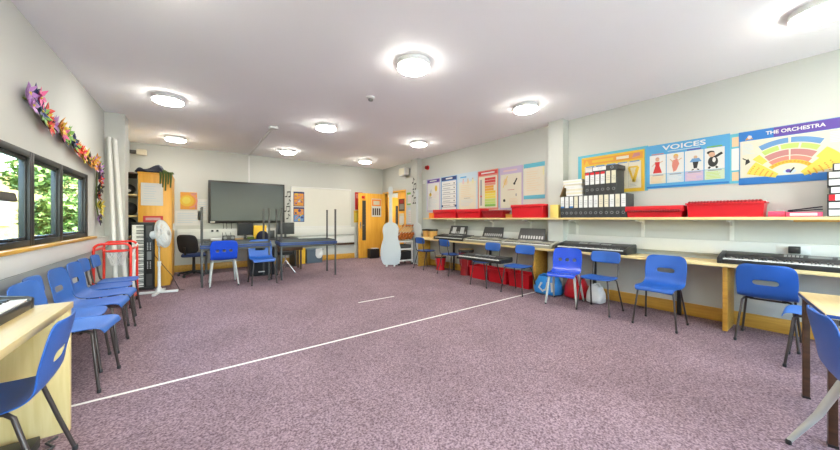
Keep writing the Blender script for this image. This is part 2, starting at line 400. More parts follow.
MB().lathe([(.06,0),(.06,.03),(.05,.035)], (XR, 6.4, 2.58), m=RX).build('base', M['red'], t)
MB().lathe([(.05,.035),(.045,.075),(.02,.085)], (XR, 6.4, 2.58), m=RX).build('sounder_horn', M['red_dark'], t)
t = tag(MB().box(XR-.03, 6.50, 2.16, XR, 6.60, 2.26).build('thermostat', M['white'], bevel=.006), 'small white square sensor box on wall right of the far column', 'sensor')
t = thing('wall_speaker', (4.9, 7.33, 2.48), 'white box speaker mounted high on the wall above the doorway', 'speaker')
MB().box(4.78, 7.20, 2.46, 4.94, 7.50, 2.68).build('cabinet', M['white'], t, bevel=.012)
MB().box(4.772, 7.22, 2.48, 4.782, 7.48, 2.66).build('grille', M['cream'], t)
MB().box(4.93, 7.31, 2.52, XR, 7.39, 2.6).build('bracket', M['grey'], t)
t = thing('motion_sensor', (-.97, 8.75, 2.55), 'small white sensor box in the back left corner under the ceiling', 'sensor')
MB().box(-1.0, 8.74, 2.58, -.84, YB, 2.70).build('body', M['cream'], t, bevel=.01)
MB().box(-1.105, 8.77, 2.60, -1.0, 8.83, 2.67).build('bracket', M['charcoal'], t)

# ---------------------------------------------------------------- outside
struct(MB().box(-45, -25, -.5, XL-.26, 60, -.35).build('ground', leaf_mat('lawn', (.06,.10,.02), (.15,.14,.05)), smooth=0))
struct(MB().box(XL-.27, -25, -.34, 30, YR-.21, -.2).build('ground_bounce', mat('pale_bounce_ground', (.62,.62,.60), .9, var=.08, vscale=2), smooth=0))  # added unseen ground, pale so it bounces sunlight up to the ceiling
LM = [leaf_mat('leaf_lime', (.08,.16,.022), (.20,.30,.06)), leaf_mat('leaf_green', (.05,.11,.018), (.15,.23,.05)), leaf_mat('leaf_yellow', (.10,.12,.016), (.26,.25,.06))]
bk = MB(); rr = random.Random(5)
NX, NY = 14, 40
for i in range(NX+1):
    for j in range(NY+1):
        x = -11 - i*1.1; y = -6 + j*1.3; bk.v.append((x, y, -.4 + 8.5*(i/NX)**.75 + rr.uniform(-.2,.2)))
for i in range(NX):
    for j in range(NY): bk.f.append((i*(NY+1)+j, i*(NY+1)+j+1, (i+1)*(NY+1)+j+1, (i+1)*(NY+1)+j)); bk.mi.append(0)
struct(bk.build('ground_bank', leaf_mat('bank_grass', (.05,.11,.016), (.16,.22,.05))))
def tree(x, y, h, r, lm, label, cat='tree', seed=1, nl=7000):
    rnd = random.Random(seed); t = thing('garden_tree', (x, y, -.35), label, cat, 'trees outside the left windows')
    MB().tube([(x,y,-.35),(x+.1,y,h*.3),(x-.05,y+.1,h*.6)], [.14,.11,.05]).build('trunk', M['brown'], t)
    b = MB()
    cs = [(x+rnd.uniform(-r,r)*.7, y+rnd.uniform(-r,r)*.7, h*.25+rnd.random()*h*.7) for _ in range(16)]
    for _ in range(nl):
        c = rnd.choice(cs); d = Vector((rnd.gauss(0,1), rnd.gauss(0,1), rnd.gauss(0,1))).normalized()*r*.55*rnd.random()**.35
        p = Vector(c) + d; s = rnd.uniform(.06,.13)
        u = Vector((rnd.gauss(0,1), rnd.gauss(0,1), rnd.gauss(0,.6))).normalized(); v = u.cross(Vector((rnd.gauss(0,1), rnd.gauss(0,1), rnd.gauss(0,1)))).normalized()
        b.add([p-u*s, p-v*s*.45, p+u*s, p+v*s*.45], [(0,1,2,3)])
    b.build('foliage', lm, t, smooth=0)
tree(-4.6, 8.0, 3.6, 1.3, LM[0], 'bright lime leafy tree outside the nearest window pane', seed=1)
tree(-6.2, 9.0, 4.6, 1.9, LM[1], 'tall green tree behind the lime tree outside the window', seed=2)
tree(-4.6, 5.4, 3.2, 1.4, LM[0], 'leafy bush tree outside the window at far left', seed=3)
tree(-6.6, 13.5, 4.6, 1.7, LM[2], 'yellow-green tree seen through the middle window pane', seed=4)
tree(-3.2, 13.6, 3.6, .9, LM[1], 'slim green tree seen through the far window pane', seed=5)
tree(-8.6, 6.4, 5.2, 2.2, LM[1], 'broad green tree further back outside the nearest window', seed=9, nl=9000)
tree(-8.4, 11.2, 5.2, 2.3, LM[0], 'wide lime tree far back between the other garden trees', seed=10, nl=9000)
tree(-9.5, 17.5, 6, 2.8, LM[2], 'distant yellow-green tree beyond the lawn', seed=6)
t = thing('garden_building', (-5, 24, -.35), 'pale yellow low building across the lawn outside', 'building')
MB().box(-12, 23, -.35, 3, 28, 3.4).build('brick_wall', mat('pale_brick', (.30,.23,.09), .8, var=.1, vscale=4), t)
for k in range(5): MB().box(-11+2.6*k, 22.95, .9, -9.6+2.6*k, 23.02, 2.2).build('window', M['grey'], t)
# ---------------------------------------------------------------- chairs (front is +X)
PROF = [(.212,.402,.165),(.208,.428,.178),(.185,.441,.186),(.10,.437,.193),(0,.429,.197),(-.09,.430,.198),(-.148,.443,.197),(-.182,.474,.196),(-.195,.505,.195),
        (-.205,.540,.198),(-.213,.578,.200),(-.222,.622,.201),(-.236,.690,.198),(-.246,.740,.190),(-.252,.768,.162),(-.254,.776,.115)]
def shell_mb(kind):
    us = [-1,-.93,-.70,-.42,-.14,.14,.42,.70,.93,1] if kind == 'slot' else [-1,-.93,-.60,-.36,-.12,.12,.36,.60,.93,1]
    b = MB(); n = len(us); hole = set()
    for k, (x, z, w) in enumerate(PROF):
        back = max(0, min(1, (k-6)/4)); seat = 1-back
        for u in us:
            q = u*u
            b.v.append((x + back*.022*q, u*w, z + seat*(.010*q if k > 1 else -.004*q)))
    cut = [(10, j) for j in {'slot': range(3, 6), 'holes': (2, 4, 6), 'plain': ()}[kind]]
    for k in range(len(PROF)-1):
        for j in range(n-1):
            if (k, j) in cut: continue
            b.f.append((k*n+j, k*n+j+1, (k+1)*n+j+1, (k+1)*n+j)); b.mi.append(0)
    return b
def leg_mb(sx, sy, taper=False):
    b = MB()
    if sx > 0: pts = [(.04, sy*.10, .424), (.125, sy*.150, .422), (.150, sy*.163, .405), (.172, sy*.182, .20), (.195, sy*.20, .012)]
    else: pts = [(-.03, sy*.10, .418), (-.095, sy*.150, .418), (-.12, sy*.163, .40), (-.172, sy*.182, .20), (-.225, sy*.20, .012)]
    if taper and sx < 0: pts[3:] = [(-.19, sy*.188, .20), (-.285, sy*.205, .012)]
    r = [.011, .012, .018, .0165, .012] if taper else [.0095]*5
    return b.tube(pts, r, 10)
def foot_mb(sx, sy, taper=False):
    x = .195 if sx > 0 else (-.285 if taper else -.225)
    return MB().lathe([(.011,0),(.0125,.003),(.012,.022),(.010,.026)], (x, sy*.20, 0), 10)
def make_legs(t, tm, taper=False):
    for sx in (1, -1):
        for sy in (1, -1):
            l = leg_mb(sx, sy, taper).build('leg', tm, t, local=True)
            foot_mb(sx, sy, taper).build('foot_cap', M['black'], l, local=True)
def shell_chair(kind, mtl, tm, taper=False):
    t = thing('school_chair', (0,0,0), cat='chair')
    shell_mb(kind).build('seat_shell', mtl, t, solid=.008, subsurf=2, local=True)
    make_legs(t, tm, taper)
    b = MB(); b.tube([(.04,-.12,.416),(.04,.12,.416)], .009, 8); b.tube([(-.05,-.12,.410),(-.05,.12,.410)], .009, 8)
    b.build('under_seat_frame', tm, t, local=True)
    return t
def pad_mb(cx, w, d, z, dish, nu=9, nv=9):
    """a rounded plate: superellipse outline on a grid"""
    b = MB()
    for i in range(nv):
        for j in range(nu):
            a, c = 2*j/(nu-1)-1, 2*i/(nv-1)-1
            x = a*math.sqrt(max(0, 1-.22*c*c*c*c)); y = c*math.sqrt(max(0, 1-.22*a*a*a*a))
            b.v.append((cx + x*d/2, y*w/2, z + dish*(x*x*.3 + y*y) - (.016 if False else 0)*x))
    for i in range(nv-1):
        for j in range(nu-1): b.f.append((i*nu+j, i*nu+j+1, (i+1)*nu+j+1, (i+1)*nu+j)); b.mi.append(0)
    return b
def two_part_chair(mtl, tm):
    t = thing('school_chair', (0,0,0), cat='chair')
    pad_mb(.015, .385, .37, .432, .010).build('seat', mtl, t, solid=.016, subsurf=2, local=True)
    b = MB(); nu, nv = 9, 5
    for i in range(nv):
        for j in range(nu):
            a, c = 2*j/(nu-1)-1, 2*i/(nv-1)-1
            y = a*.188*math.sqrt(1-.15*c**4); z = .692 + c*.078*math.sqrt(1-.2*a**4)
            b.v.append((-.212 - (z-.69)*.18 + .030*a*a, y, z))
    for i in range(nv-1):
        for j in range(nu-1): b.f.append((i*nu+j, i*nu+j+1, (i+1)*nu+j+1, (i+1)*nu+j)); b.mi.append(0)
    b.build('backrest', mtl, t, solid=.014, subsurf=2, local=True)
    make_legs(t, tm)
    for s in (1, -1):
        MB().tube([(.02, s*.135, .420), (-.13, s*.150, .422), (-.178, s*.153, .455), (-.198, s*.153, .56), (-.215, s*.152, .74)], .0095, 10).build('back_post', tm, t, local=True)
    b = MB(); b.tube([(.03,-.14,.416),(.03,.14,.416)], .009, 8); b.tube([(-.06,-.14,.414),(-.06,.14,.414)], .009, 8)
    b.build('under_seat_frame', tm, t, local=True)
    return t
slot_a = shell_chair('slot', M['blue'], M['tube']); slot_b = shell_chair('slot', M['blue2'], M['tube']); slot_c = shell_chair('slot', M['blue3'], M['tube'])
hole_a = shell_chair('holes', M['royal'], M['tube_grey'], True)
plain_a = shell_chair('plain', M['blue'], M['tube_grey'], True)
two_a = two_part_chair(M['blue'], M['tube']); two_b = two_part_chair(M['blue2'], M['tube'])
used = set()
def chair(proto, x, y, deg, label, group=None, s=1.0):
    if proto.name in used: o = dup(proto)
    else: used.add(proto.name); o = proto
    o.location = (x, y, 0); o.rotation_euler.z = math.radians(deg); o.scale = (s, s, s)
    o['label'] = label
    if group: o['group'] = group
    elif 'group' in o: del o['group']
    return o
G1 = 'blue chairs lined along the left wall'; G2 = 'blue chairs at the long right worktop'; G3 = 'blue chairs by the back tables'; G4 = 'blue chairs at the left desk'; G5='blue chairs at the near right table'
chair(slot_b, -.71, 3.25, -6, 'blue moulded chair just behind the left desk with the keyboard, back rounded', G1)
chair(two_b, -.80, 3.62, 2, 'blue chair with separate square backrest, second in the row past the left desk', G1)
chair(slot_b, -.745, 4.02, -2, 'blue moulded chair, nearer of the two shell chairs under the middle window', G1)
chair(slot_b, -.745, 4.48, -2, 'blue moulded chair, further of the two shell chairs under the middle window', G1)
chair(two_b, -.80, 4.93, 0, 'blue chair with separate square backrest, second from the red trolley', G1)
chair(two_b, -.79, 5.36, 0, 'blue chair with separate square backrest, standing next to the red trolley', G1)
chair(slot_a, -.72, 2.16, 181, 'large blue chair with handhold slot pulled up to the left foreground desk', G4, .97)
chair(slot_c, -.76, 1.30, 180, 'pale blue chair only just peeping in at the left edge of frame', G4)
chair(hole_a, .425, 6.74, 90, 'royal blue chair with three holes and pale legs, facing the back tables', G3, 1.06)
chair(slot_a, 1.03, 6.42, -89, 'blue chair with handhold slot standing before the black cabinet', G3, 1.04)
chair(two_a, 4.56, 5.92, 0, 'blue chair with square backrest tucked in below the bongo drums', G2)
chair(two_a, 4.53, 4.98, -4, 'blue chair with square backrest between the tall red drum and the laid keyboard', G2)
chair(two_a, 4.28, 3.76, 178, 'blue chair with square backrest behind the keyboard laid across the seats', G2)
chair(two_a, 4.28, 3.06, 182, 'blue chair with square backrest standing left of the wooden panel and blue bag', G2)
chair(hole_a, 4.26, 2.28, 196, 'royal blue chair with three holes and pale legs by the blue bag', G2)
chair(two_a, 4.29, 1.82, 180, 'blue chair with square backrest right beside the three-holed chair', G2)
chair(slot_a, 4.285, 1.17, 180, 'blue moulded chair with handhold slot facing the room alone at the worktop', G2)
chair(slot_a, 4.57, .37, 0, 'blue chair seen from behind, tucked under the worktop at the long black piano', G2)
chair(slot_c, 4.08, .03, 90, 'pale blue seat poking out behind the near right chair', G5)
chair(plain_a, 2.44, -.19, -76, 'near blue chair with thick pale legs, cut by the right edge of frame', G5)
# ---------------------------------------------------------------- worktop, shelf and desks
t = thing('worktop', (4.77, 2.4, 0), 'long light wood worktop running along the right wall under the shelf', 'worktop')
b = MB(); b.box(4.55, -1.6, .695, 4.825, 6.31, .73); b.box(4.825, -1.6, .695, 4.995, 2.59, .73); b.box(4.825, 2.87, .695, 4.995, 6.31, .73)
b.build('tabletop', M['maple'], t, bevel=.002)
for y in (6.285, 2.98, .68, -1.2):
    MB().box(4.60, y-.02, 0, 4.975, y+.02, .695).build('support_panel', M['oak'], t, bevel=.003)  # darker oak carries the shadow under the worktop in its colour
for y in (5.3, 4.2, 2.15, 1.14, -.3):
    MB().box(4.90, y-.02, 0, 4.94, y+.02, .695).build('leg', M['black'], t, bevel=.003)
t = thing('wall_shelf', (4.86, 2.4, 1.0), 'long pale wooden shelf on white brackets along the right wall', 'shelf')
b = MB(); b.box(4.70, -1.6, 1.2, 4.825, 6.22, 1.232); b.box(4.825, -1.6, 1.2, 4.995, 2.59, 1.232); b.box(4.825, 2.87, 1.2, 4.995, 6.22, 1.232)
b.build('board', M['maple'], t, bevel=.002)
for y in (5.35, 4.2, 3.3, 2.45, 1.55, .68, -.6):
    b = MB(); b.box(4.985, y-.018, .96, 4.999, y+.018, 1.2); b.box(4.74, y-.012, 1.175, 4.985, y+.012, 1.199)
    b.add([(4.985,y-.01,1.13),(4.985,y+.01,1.13),(4.985,y+.01,1.175),(4.985,y-.01,1.175),(4.90,y-.01,1.175),(4.90,y+.01,1.175)], [(0,1,2,3),(0,3,4),(1,5,2),(0,4,5,1),(3,2,5,4)])
    b.build('bracket', M['white_paint'], t)
MB().box(4.76, -.05, 1.183, 4.80, .22, 1.199).build('batten', M['oak'], t)

t = thing('desk', (-.85, 1.0, 0), 'light wood desk in the left foreground along the window wall', 'desk')
MB().box(-1.045, -.6, .695, -.57, 2.63, .73).build('tabletop', M['maple'], t, bevel=.002)
for y in (2.60, .6, -.5): MB().box(-1.04, y-.015, 0, -.575, y+.015, .695).build('end_panel', M['maple_panel'], t, bevel=.002)
MB().box(-1.045, -.5, .40, -1.03, 2.58, .695).build('modesty_panel', M['maple_panel'], t)
t = thing('pedal_board', (-.85, 2.4, 0), 'flat black box on the carpet at the end panel of the left desk', 'box')
MB().box(-1.02, 2.36, 0.001, -.66, 2.50, .06).build('body', M['black'], t, bevel=.006)
b = MB(); b.tube([(-.66,2.42,.02),(-.62,2.40,.012),(-.60,2.44,.008),(-.64,2.50,.008),(-.61,2.54,.008)], .006, 8); b.build('cable', M['charcoal'], t)
t = thing('music_stand', (-.93, 2.30, 0), 'black music stand whose tray edge pokes in before the left window', 'music stand')
mm = Matrix.Rotation(math.radians(-12), 3, 'Y')
b = MB(); b.obox((-.93, 2.38, 1.315), (.30, .52, .012), mm); b.obox((-.79, 2.38, 1.325), (.02, .52, .045), mm); b.build('tray', M['black'], t, bevel=.004)
MB().tube([(-.95,2.30,.76),(-.95,2.30,1.31)], .011).build('pole', M['black'], t)
MB().lathe([(.13,.731),(.13,.745),(.03,.76),(.02,.78)], (-.95,2.30,0)).build('base', M['black'], t)

def table(edge, top, legm, L=1.14, D=.68):
    t = thing('folding_table', (0,0,0), cat='table')
    b = MB(); b.box(-L/2+.004, -D/2+.004, .684, L/2-.004, D/2-.004, .71); b.use(1); b.box(-L/2, -D/2, .682, L/2, D/2, .7085)
    b.build('tabletop', [top, edge], t, bevel=.004, local=True)
    b = MB(); 
    for s in (1,-1): b.box(-L/2+.05, s*(D/2-.05)-.012, .645, L/2-.05, s*(D/2-.05)+.012, .682); b.box(s*(L/2-.05)-.012, -D/2+.05, .645, s*(L/2-.05)+.012, D/2-.05, .682)
    b.build('apron', legm, t, local=True)
    for sx in (1,-1):
        for sy in (1,-1):
            x, y = sx*(L/2-.03), sy*(D/2-.035)
            l = MB().box(x-.016, y-.016, .012, x+.016, y+.016, .684).build('leg', legm, t, bevel=.003, local=True)
            MB().box(x-.018, y-.018, 0, x+.018, y+.018, .014).build('foot_cap', M['black'], l, local=True)
    return t
T0 = table(M['tabletop_blue'], M['tabletop_grey'], M['charcoal'])
T0.location = (.64, 6.92, 0); T0['label'] = 'blue edged grey table standing upright, left one below the screen'
T0['group'] = 'blue edged tables stacked at the back'
o = dup(T0, (.64, 6.92, 1.421), label='upturned table with legs in the air on the left table'); o.rotation_euler.x = PI
dup(T0, (1.93, 6.74, 0), rz=math.radians(-3), label='blue edged grey table standing upright, right one before the whiteboard')
o = dup(T0, (1.93, 6.74, 1.421), label='upturned table with legs in the air on the right table'); o.rotation_euler = (PI, 0, math.radians(-3))
T1 = table(M['tabletop_blue'], M['maple'], M['brown'])
T1.location = (3.12, -.485, 0); T1.rotation_euler.z = math.radians(100); T1['label'] = 'wood topped table with blue edge at far right behind the near chair'
t = thing('amplifier', (3.2, -.28, .711), 'black hifi amplifier box at the right edge below the long piano', 'amplifier')
MB().box(3.02, -.52, .722, 3.30, -.06, .83).build('case', M['black'], t, bevel=.005)
b = MB(); b.box(3.012, -.50, .735, 3.02, -.08, .82); b.build('front_panel', M['charcoal'], t)
b = MB()
for y in (-.14, -.22): b.lathe([(.014,0),(.014,.012),(.01,.015)], (3.012, y, .78), m=Matrix.Rotation(-PI/2,3,'Y'))
b.build('knob', M['silver'], t)
for y in (-.47, -.11):
    MB().lathe([(.015,.711),(.015,.722)], (3.07,y,0)).build('foot', M['black'], t)

# ---------------------------------------------------------------- keyboards (keys face -X, bass end at +Y)
def keyboard(L, D, body, h=.095, rest=0, panelm=None, label='', loc=(0,0,0), rz=0, group=None, keyl=None, grilles=True):
    t = thing('electronic_keyboard', (0,0,0), label, 'keyboard', group)
    k = L/2; f = -D/2; kd = min(.15, D*.46)
    prof = [(f,0),(D/2-.02,0),(D/2,.02),(D/2,h*.85),(D/2-.02,h),(f+kd+.03,h*.78),(f+kd+.02,.04),(f+.018,.04),(f+.008,.05),(f,.045)]
    b = MB(); m = Matrix(((1,0,0),(0,0,1),(0,1,0)))
    b.prism(prof, L-.08, m=m, c=(0,-k+.04,0))
    cheek = [(f,0),(D/2-.02,0),(D/2,.02),(D/2,h*.87),(D/2-.02,h*1.02),(f+kd+.02,h*.82),(f+.02,.066),(f,.055)]
    b.prism(cheek, .04, m=m, c=(0,-k,0)); b.prism(cheek, .04, m=m, c=(0,k-.04,0))
    b.build('body', body, t, bevel=.004, local=True)
    nk = max(8, int((L-.09)/.0235)); w = (L-.09)/nk; y0 = k-.045
    b = MB(); b2 = MB()
    for i in range(nk):
        y = y0 - i*w; b.box(f+.012, y-w+.001, .038, f+kd+.018, y-.001, .058)
        if i % 7 in (0,1,3,4,5) and i < nk-1: b2.box(f+.065, y-w-.006, .058, f+kd+.018, y-w+.006, .068)
    b.build('white_keys', M['keys'], t, local=True); b2.build('black_keys', M['black'], t, local=True)
    if D > .2:
        s = (h - h*.78)/((D/2-.02)-(f+kd+.03)); x0, x1 = f+kd+.05, D/2-.035
        zz = lambda x: h*.78 + s*(x-(f+kd+.03))
        def strip(b, xa, xb, ya, yb, up=.003): b.add([(xa,ya,zz(xa)+up),(xb,ya,zz(xb)+up),(xb,yb,zz(xb)+up),(xa,yb,zz(xa)+up),(xa,ya,zz(xa)-.002),(xb,ya,zz(xb)-.002),(xb,yb,zz(xb)-.002),(xa,yb,zz(xa)-.002)], [(0,1,2,3),(0,4,5,1),(1,5,6,2),(2,6,7,3),(3,7,4,0)])
        if grilles:
            b = MB(); strip(b, x0, x1, k-.26, k-.06); b.build('speaker_grille', M['charcoal'], t, local=True); b = MB(); strip(b, x0, x1, -k+.06, -k+.26); b.build('speaker_grille', M['charcoal'], t, local=True)
        b = MB(); strip(b, x0+.01, x1-.01, -.07, .07); b.build('display', M['grey'], t, local=True)
        b = MB()
        for i in range(5):
            for q in range(2):
                xa = x0+.012+q*.035
                strip(b, xa, xa+.014, .10+.026*i, .118+.026*i, .005); strip(b, xa, xa+.014, -.118-.026*i, -.10-.026*i, .005)
        b.build('buttons', panelm or M['silver'], t, local=True)
    if rest:
        rm = Matrix.Rotation(math.radians(16), 3, 'Y'); xr = D/2-.05
        q = MB(); hw = rest/2; hh = .22
        def P(y, v, n=0): 
            p = rm @ Vector((n, y, v)); return (xr+p.x, p.y, h-.01+p.z)
        pts = [(-hw,0),(hw,0),(hw*.92,hh),(-hw*.92,hh)]
        q.add([P(y,v,0) for y,v in pts]+[P(y,v,.006) for y,v in pts], [(3,2,1,0),(4,5,6,7),(0,1,5,4),(1,2,6,5),(2,3,7,6),(3,0,4,7)])
        q.use(1); ns = 9
        for i in range(ns):
            a = -hw*.86+i*(hw*1.72/ns); c = a+hw*1.72/ns*.62
            q.add([P(a,.03,-.001),P(c,.03,-.001),P(c,.085,-.001),P(a,.085,-.001)], [(0,1,2,3)])
        q.build('music_rest', [M['charcoal'], M['silver']], t, local=True, smooth=0)
    t.location = loc; t.rotation_euler.z = rz
    return t
ZT = .7305
keyboard(1.0, .36, M['black'], h=.12, rest=.60, label='black keyboard with music rest and two sheets, furthest along the worktop', loc=(4.76, 5.15, ZT), group='keyboards on the worktop')
keyboard(1.02, .37, M['champagne'], h=.11, rest=.54, label='beige keyboard with dark music rest, left of the two beige ones', loc=(4.76, 4.13, ZT), group='keyboards on the worktop')
keyboard(1.02, .265, M['champagne'], h=.11, rest=.54, label='beige keyboard with dark music rest, next to the grey column', loc=(4.69, 3.16, ZT), group='keyboards on the worktop')
keyboard(1.0, .36, M['black'], h=.125, label='short black keyboard on the worktop behind the three-holed chair', loc=(4.745, 2.10, ZT), group='keyboards on the worktop')
keyboard(1.36, .31, M['black'], h=.12, label='long black digital piano on the worktop at far right', loc=(4.73, .06, ZT), group='keyboards on the worktop', grilles=False)
o = keyboard(1.0, .36, M['black'], h=.09, label='black keyboard laid across the seats of the blue chairs', loc=(4.26, 3.80, .452), rz=math.radians(4)); 
keyboard(1.0, .30, M['black'], h=.105, label='grey keyboard on the left foreground desk, its far end in view', loc=(-.85, 2.07, ZT), rz=PI)
# stood on end beside the cupboard
o = keyboard(1.14, .30, M['black'], h=.10, label='black keyboard standing upright on its end behind the white fan', loc=(-.71, 6.99, .585))
o.rotation_euler = (PI/2, 0, math.radians(4))
for i, y in enumerate((5.02, 5.28)):
    mm = Matrix.Rotation(math.radians(18), 3, 'Y')
    tag(MB().obox((4.915, y, .945), (.002, .12, .15), mm).build('sheet_music', M['paper'], smooth=0), ['white music sheet on the black keyboard rest, right one', 'white music sheet on the black keyboard rest, left one'][i], 'paper', 'sheets on the music rest')
t = thing('power_adaptor', (4.93, .22, .9), 'small black plug box on the white trunking above the long piano', 'plug')
MB().box(4.88, .18, .86, 4.939, .26, .93).build('body', M['black'], t, bevel=.006)
MB().box(4.934, .12, .85, 4.942, .34, .94).build('socket_plate', M['white'], t, bevel=.003)

# bongos
def bongos(x, y, label):
    t = thing('bongo_drums', (x, y, ZT), label, 'drum', 'bongo drums on the worktop')
    for dy, r in ((.135,.105),(-.115,.12)):
        MB().lathe([(r*.72,.03),(r*.95,.13),(r,.21)], (x,y+dy,ZT), 20).build('shell', M['drumwood'], t)
        MB().lathe([(r+.004,.185),(r+.010,.19),(r+.010,.225),(r*.9,.228)], (x,y+dy,ZT), 20).build('rim', M['black'], t)
    MB().box(x-.03, y-.03, ZT+.06, x+.03, y+.03, ZT+.13).build('block', M['drumwood'], t)
    MB().box(x-.10, y-.22, ZT, x+.10, y+.22, ZT+.03).build('base', M['maple'], t)
bongos(4.72, 5.96, 'pair of honey wood bongo drums at the far end of the worktop')
def drum(x, y, r, h, label, m):
    t = thing('floor_drum', (x, y, 0), label, 'drum', 'red drums under the worktop')
    MB().lathe([(r*.8,0),(r*.72,h*.25),(r,h*.86),(r,h*.95)], (x,y,0)).build('shell', m, t)
    MB().lathe([(r+.004,h*.84),(r+.012,h*.86),(r+.012,h*.93),(r+.004,h*.95)], (x,y,0)).build('hoop', M['black'], t)
    MB().lathe([(r*.98,h*.95),(r*.96,h*.97),(r*.2,h*.975)], (x,y,0)).build('skin', M['tan'], t)
    b = MB()
    for k in range(6): a = k*PI/3; b.tube([((r+.01)*math.cos(a)+x,(r+.01)*math.sin(a)+y,h*.9),((r*.85)*math.cos(a)+x,(r*.85)*math.sin(a)+y,h*.35)], .006, 6)
    b.build('tuning_rod', M['chrome'], t)
drum(4.72, 5.55, .13, .34, 'small red drum on the carpet below the bongos', M['red'])
drum(4.74, 4.72, .16, .58, 'tall dark red drum under the worktop by the second chair', M['red_dark'])

# red crates under the worktop
def tray(x0, y0, x1, y1, z0, h, label, m=None, group=None, lip=.03, name='storage_tray', lid=False):
    m = m or M['red']; t = thing(name, ((x0+x1)/2, (y0+y1)/2, z0), label, 'storage box', group)
    i = .018; b = MB(); w = .004
    o_ = [(x0+i,y0+i),(x1-i,y0+i),(x1-i,y1-i),(x0+i,y1-i)]; p_ = [(x0+.006,y0+.006),(x1-.006,y0+.006),(x1-.006,y1-.006),(x0+.006,y1-.006)]
    vs = [(*q,z0) for q in o_]+[(*q,z0+h-.004) for q in p_]+[(q[0]+(w if k in (0,3) else -w),q[1]+(w if k in (0,1) else -w),z0+h-.004) for k,q in enumerate(p_)]+[(q[0]+(w if k in (0,3) else -w),q[1]+(w if k in (0,1) else -w),z0+w) for k,q in enumerate(o_)]
    fs = [(3,2,1,0),(12,13,14,15)]
    for k in range(4):
        n = (k+1)%4; fs += [(k,n,4+n,4+k),(4+k,4+n,8+n,8+k),(8+k,8+n,12+n,12+k)]
    b.add(vs, fs); b.build('body', m, t, smooth=0)
    b = MB()
    if lid:
        b.box(x0-.006, y0-.006, z0+h-.045, x1+.006, y1+.006, z0+h+.006); b.build('lid', m, t, bevel=.008)
    else:
        for (a0,c0,a1,c1) in ((x0-.006,y0-.006,x1+.006,y0+.008),(x0-.006,y1-.008,x1+.006,y1+.006),(x0-.006,y0+.008,x0+.008,y1-.008),(x1-.008,y0+.008,x1+.006,y1-.008)):
            b.box(a0,c0,z0+h-lip,a1,c1,z0+h)
        b.build('rim', m, t, bevel=.003)
    return t
G = 'red crates under the worktop'
for i, (y0, y1) in enumerate(((4.02,4.48),(3.54,3.98),(3.06,3.50))):
    tray(4.58, y0, 4.885, y1, .001, .25, ['red crate under the worktop, furthest from the wooden panel', 'middle red crate under the worktop', 'red crate under the worktop right against the wooden panel'][i], group=G)

# carrier bags
def bag(c, sx, sy, h, m, label, seed, stripes=None):
    rnd = random.Random(seed); t = thing('carrier_bag', (c[0], c[1], 0), label, 'bag', 'bags under the worktop'); b = MB(); n, k = 20, 8
    for i in range(k+1):
        f = i/k; w = (1 + .12*math.sin(PI*f)) * (1-.35*f**2)
        for j in range(n):
            a = 2*PI*j/n; q = abs(math.cos(a))**.6*math.copysign(1,math.cos(a)); r = abs(math.sin(a))**.6*math.copysign(1,math.sin(a))
            e = 1+rnd.uniform(-.07,.07)*(f>0)
            b.v.append((c[0]+q*sx/2*w*e, c[1]+r*sy/2*w*e, .002+h*f+(rnd.uniform(-.03,.03) if i==k else 0)))
    for i in range(k):
        for j in range(n): b.f.append((i*n+j,i*n+(j+1)%n,(i+1)*n+(j+1)%n,(i+1)*n+j)); b.mi.append(0)
    b.f.append(tuple(range(n-1,-1,-1))); b.mi.append(0)
    b.build('sack', m, t, solid=.003, subsurf=1)
    for s in (1,-1):
        MB().tube([(c[0]+s*sx*.2, c[1]-sy*.2, h*.95),(c[0]+s*sx*.28, c[1]-sy*.12, h*1.12),(c[0]+s*sx*.28, c[1]+sy*.12, h*1.10),(c[0]+s*sx*.2, c[1]+sy*.2, h*.95)], .008, 8).build('handle', m, t)
    return t
bg = bag((4.60, 2.72), .30, .40, .30, M['bag'], 'bright blue carrier bag with white letter shape, beside the wooden panel', 3)
b = MB(); b.tube([(4.435,2.74,.20),(4.425,2.78,.12),(4.432,2.72,.07),(4.437,2.66,.11),(4.44,2.64,.21)], .016, 8); b.tube([(4.44,2.58,.22),(4.43,2.56,.08)], .014, 8)
b.build('printed_letters', M['white'], bg)
bag((4.70, 2.32), .26, .30, .30, M['red'], 'red carrier bag under the worktop behind the three-holed chair', 5)
bag((4.66, 2.02), .20, .22, .24, M['paper'], 'white carrier bag under the worktop between two chairs', 8)

# ---------------------------------------------------------------- things on the shelf
ZS = 1.2325
tag(MB().box(4.72, 5.86, ZS, 4.94, 6.0, ZS+.13).build('card_box', M['orange'], bevel=.003), 'small orange box at the far left end of the wall shelf', 'box')
G = 'red trays on the left part of the shelf'
tray(4.71, 5.02, 4.98, 5.82, ZS, .20, 'red tray on the shelf under the lilac and navy posters', group=G, lip=.07)
tray(4.71, 4.30, 4.98, 4.98, ZS, .19, 'long red tray on the shelf beside the red framed poster', group=G, lip=.07)
tray(4.73, 3.74, 4.98, 4.26, ZS, .15, 'low red tray on the shelf below the rainbow bars poster', m=M['red_dark'], group=G, lip=.03)
tag(MB().box(4.80, 3.56, ZS, 4.94, 3.72, ZS+.07).build('wooden_block', M['oak'], bevel=.003), 'orange wooden block between red tray and lidded red box', 'block')
tray(4.71, 2.89, 4.98, 3.53, ZS, .23, 'red lidded box on the shelf just left of the column', group='red lidded boxes', lid=True, name='lidded_box')
tag(MB().box(4.70, 2.62, ZS, 4.82, 2.75, ZS+.21).build('magazine_file', M['pale_yellow'], bevel=.003), 'yellow card magazine file on the shelf in front of the column', 'file box')

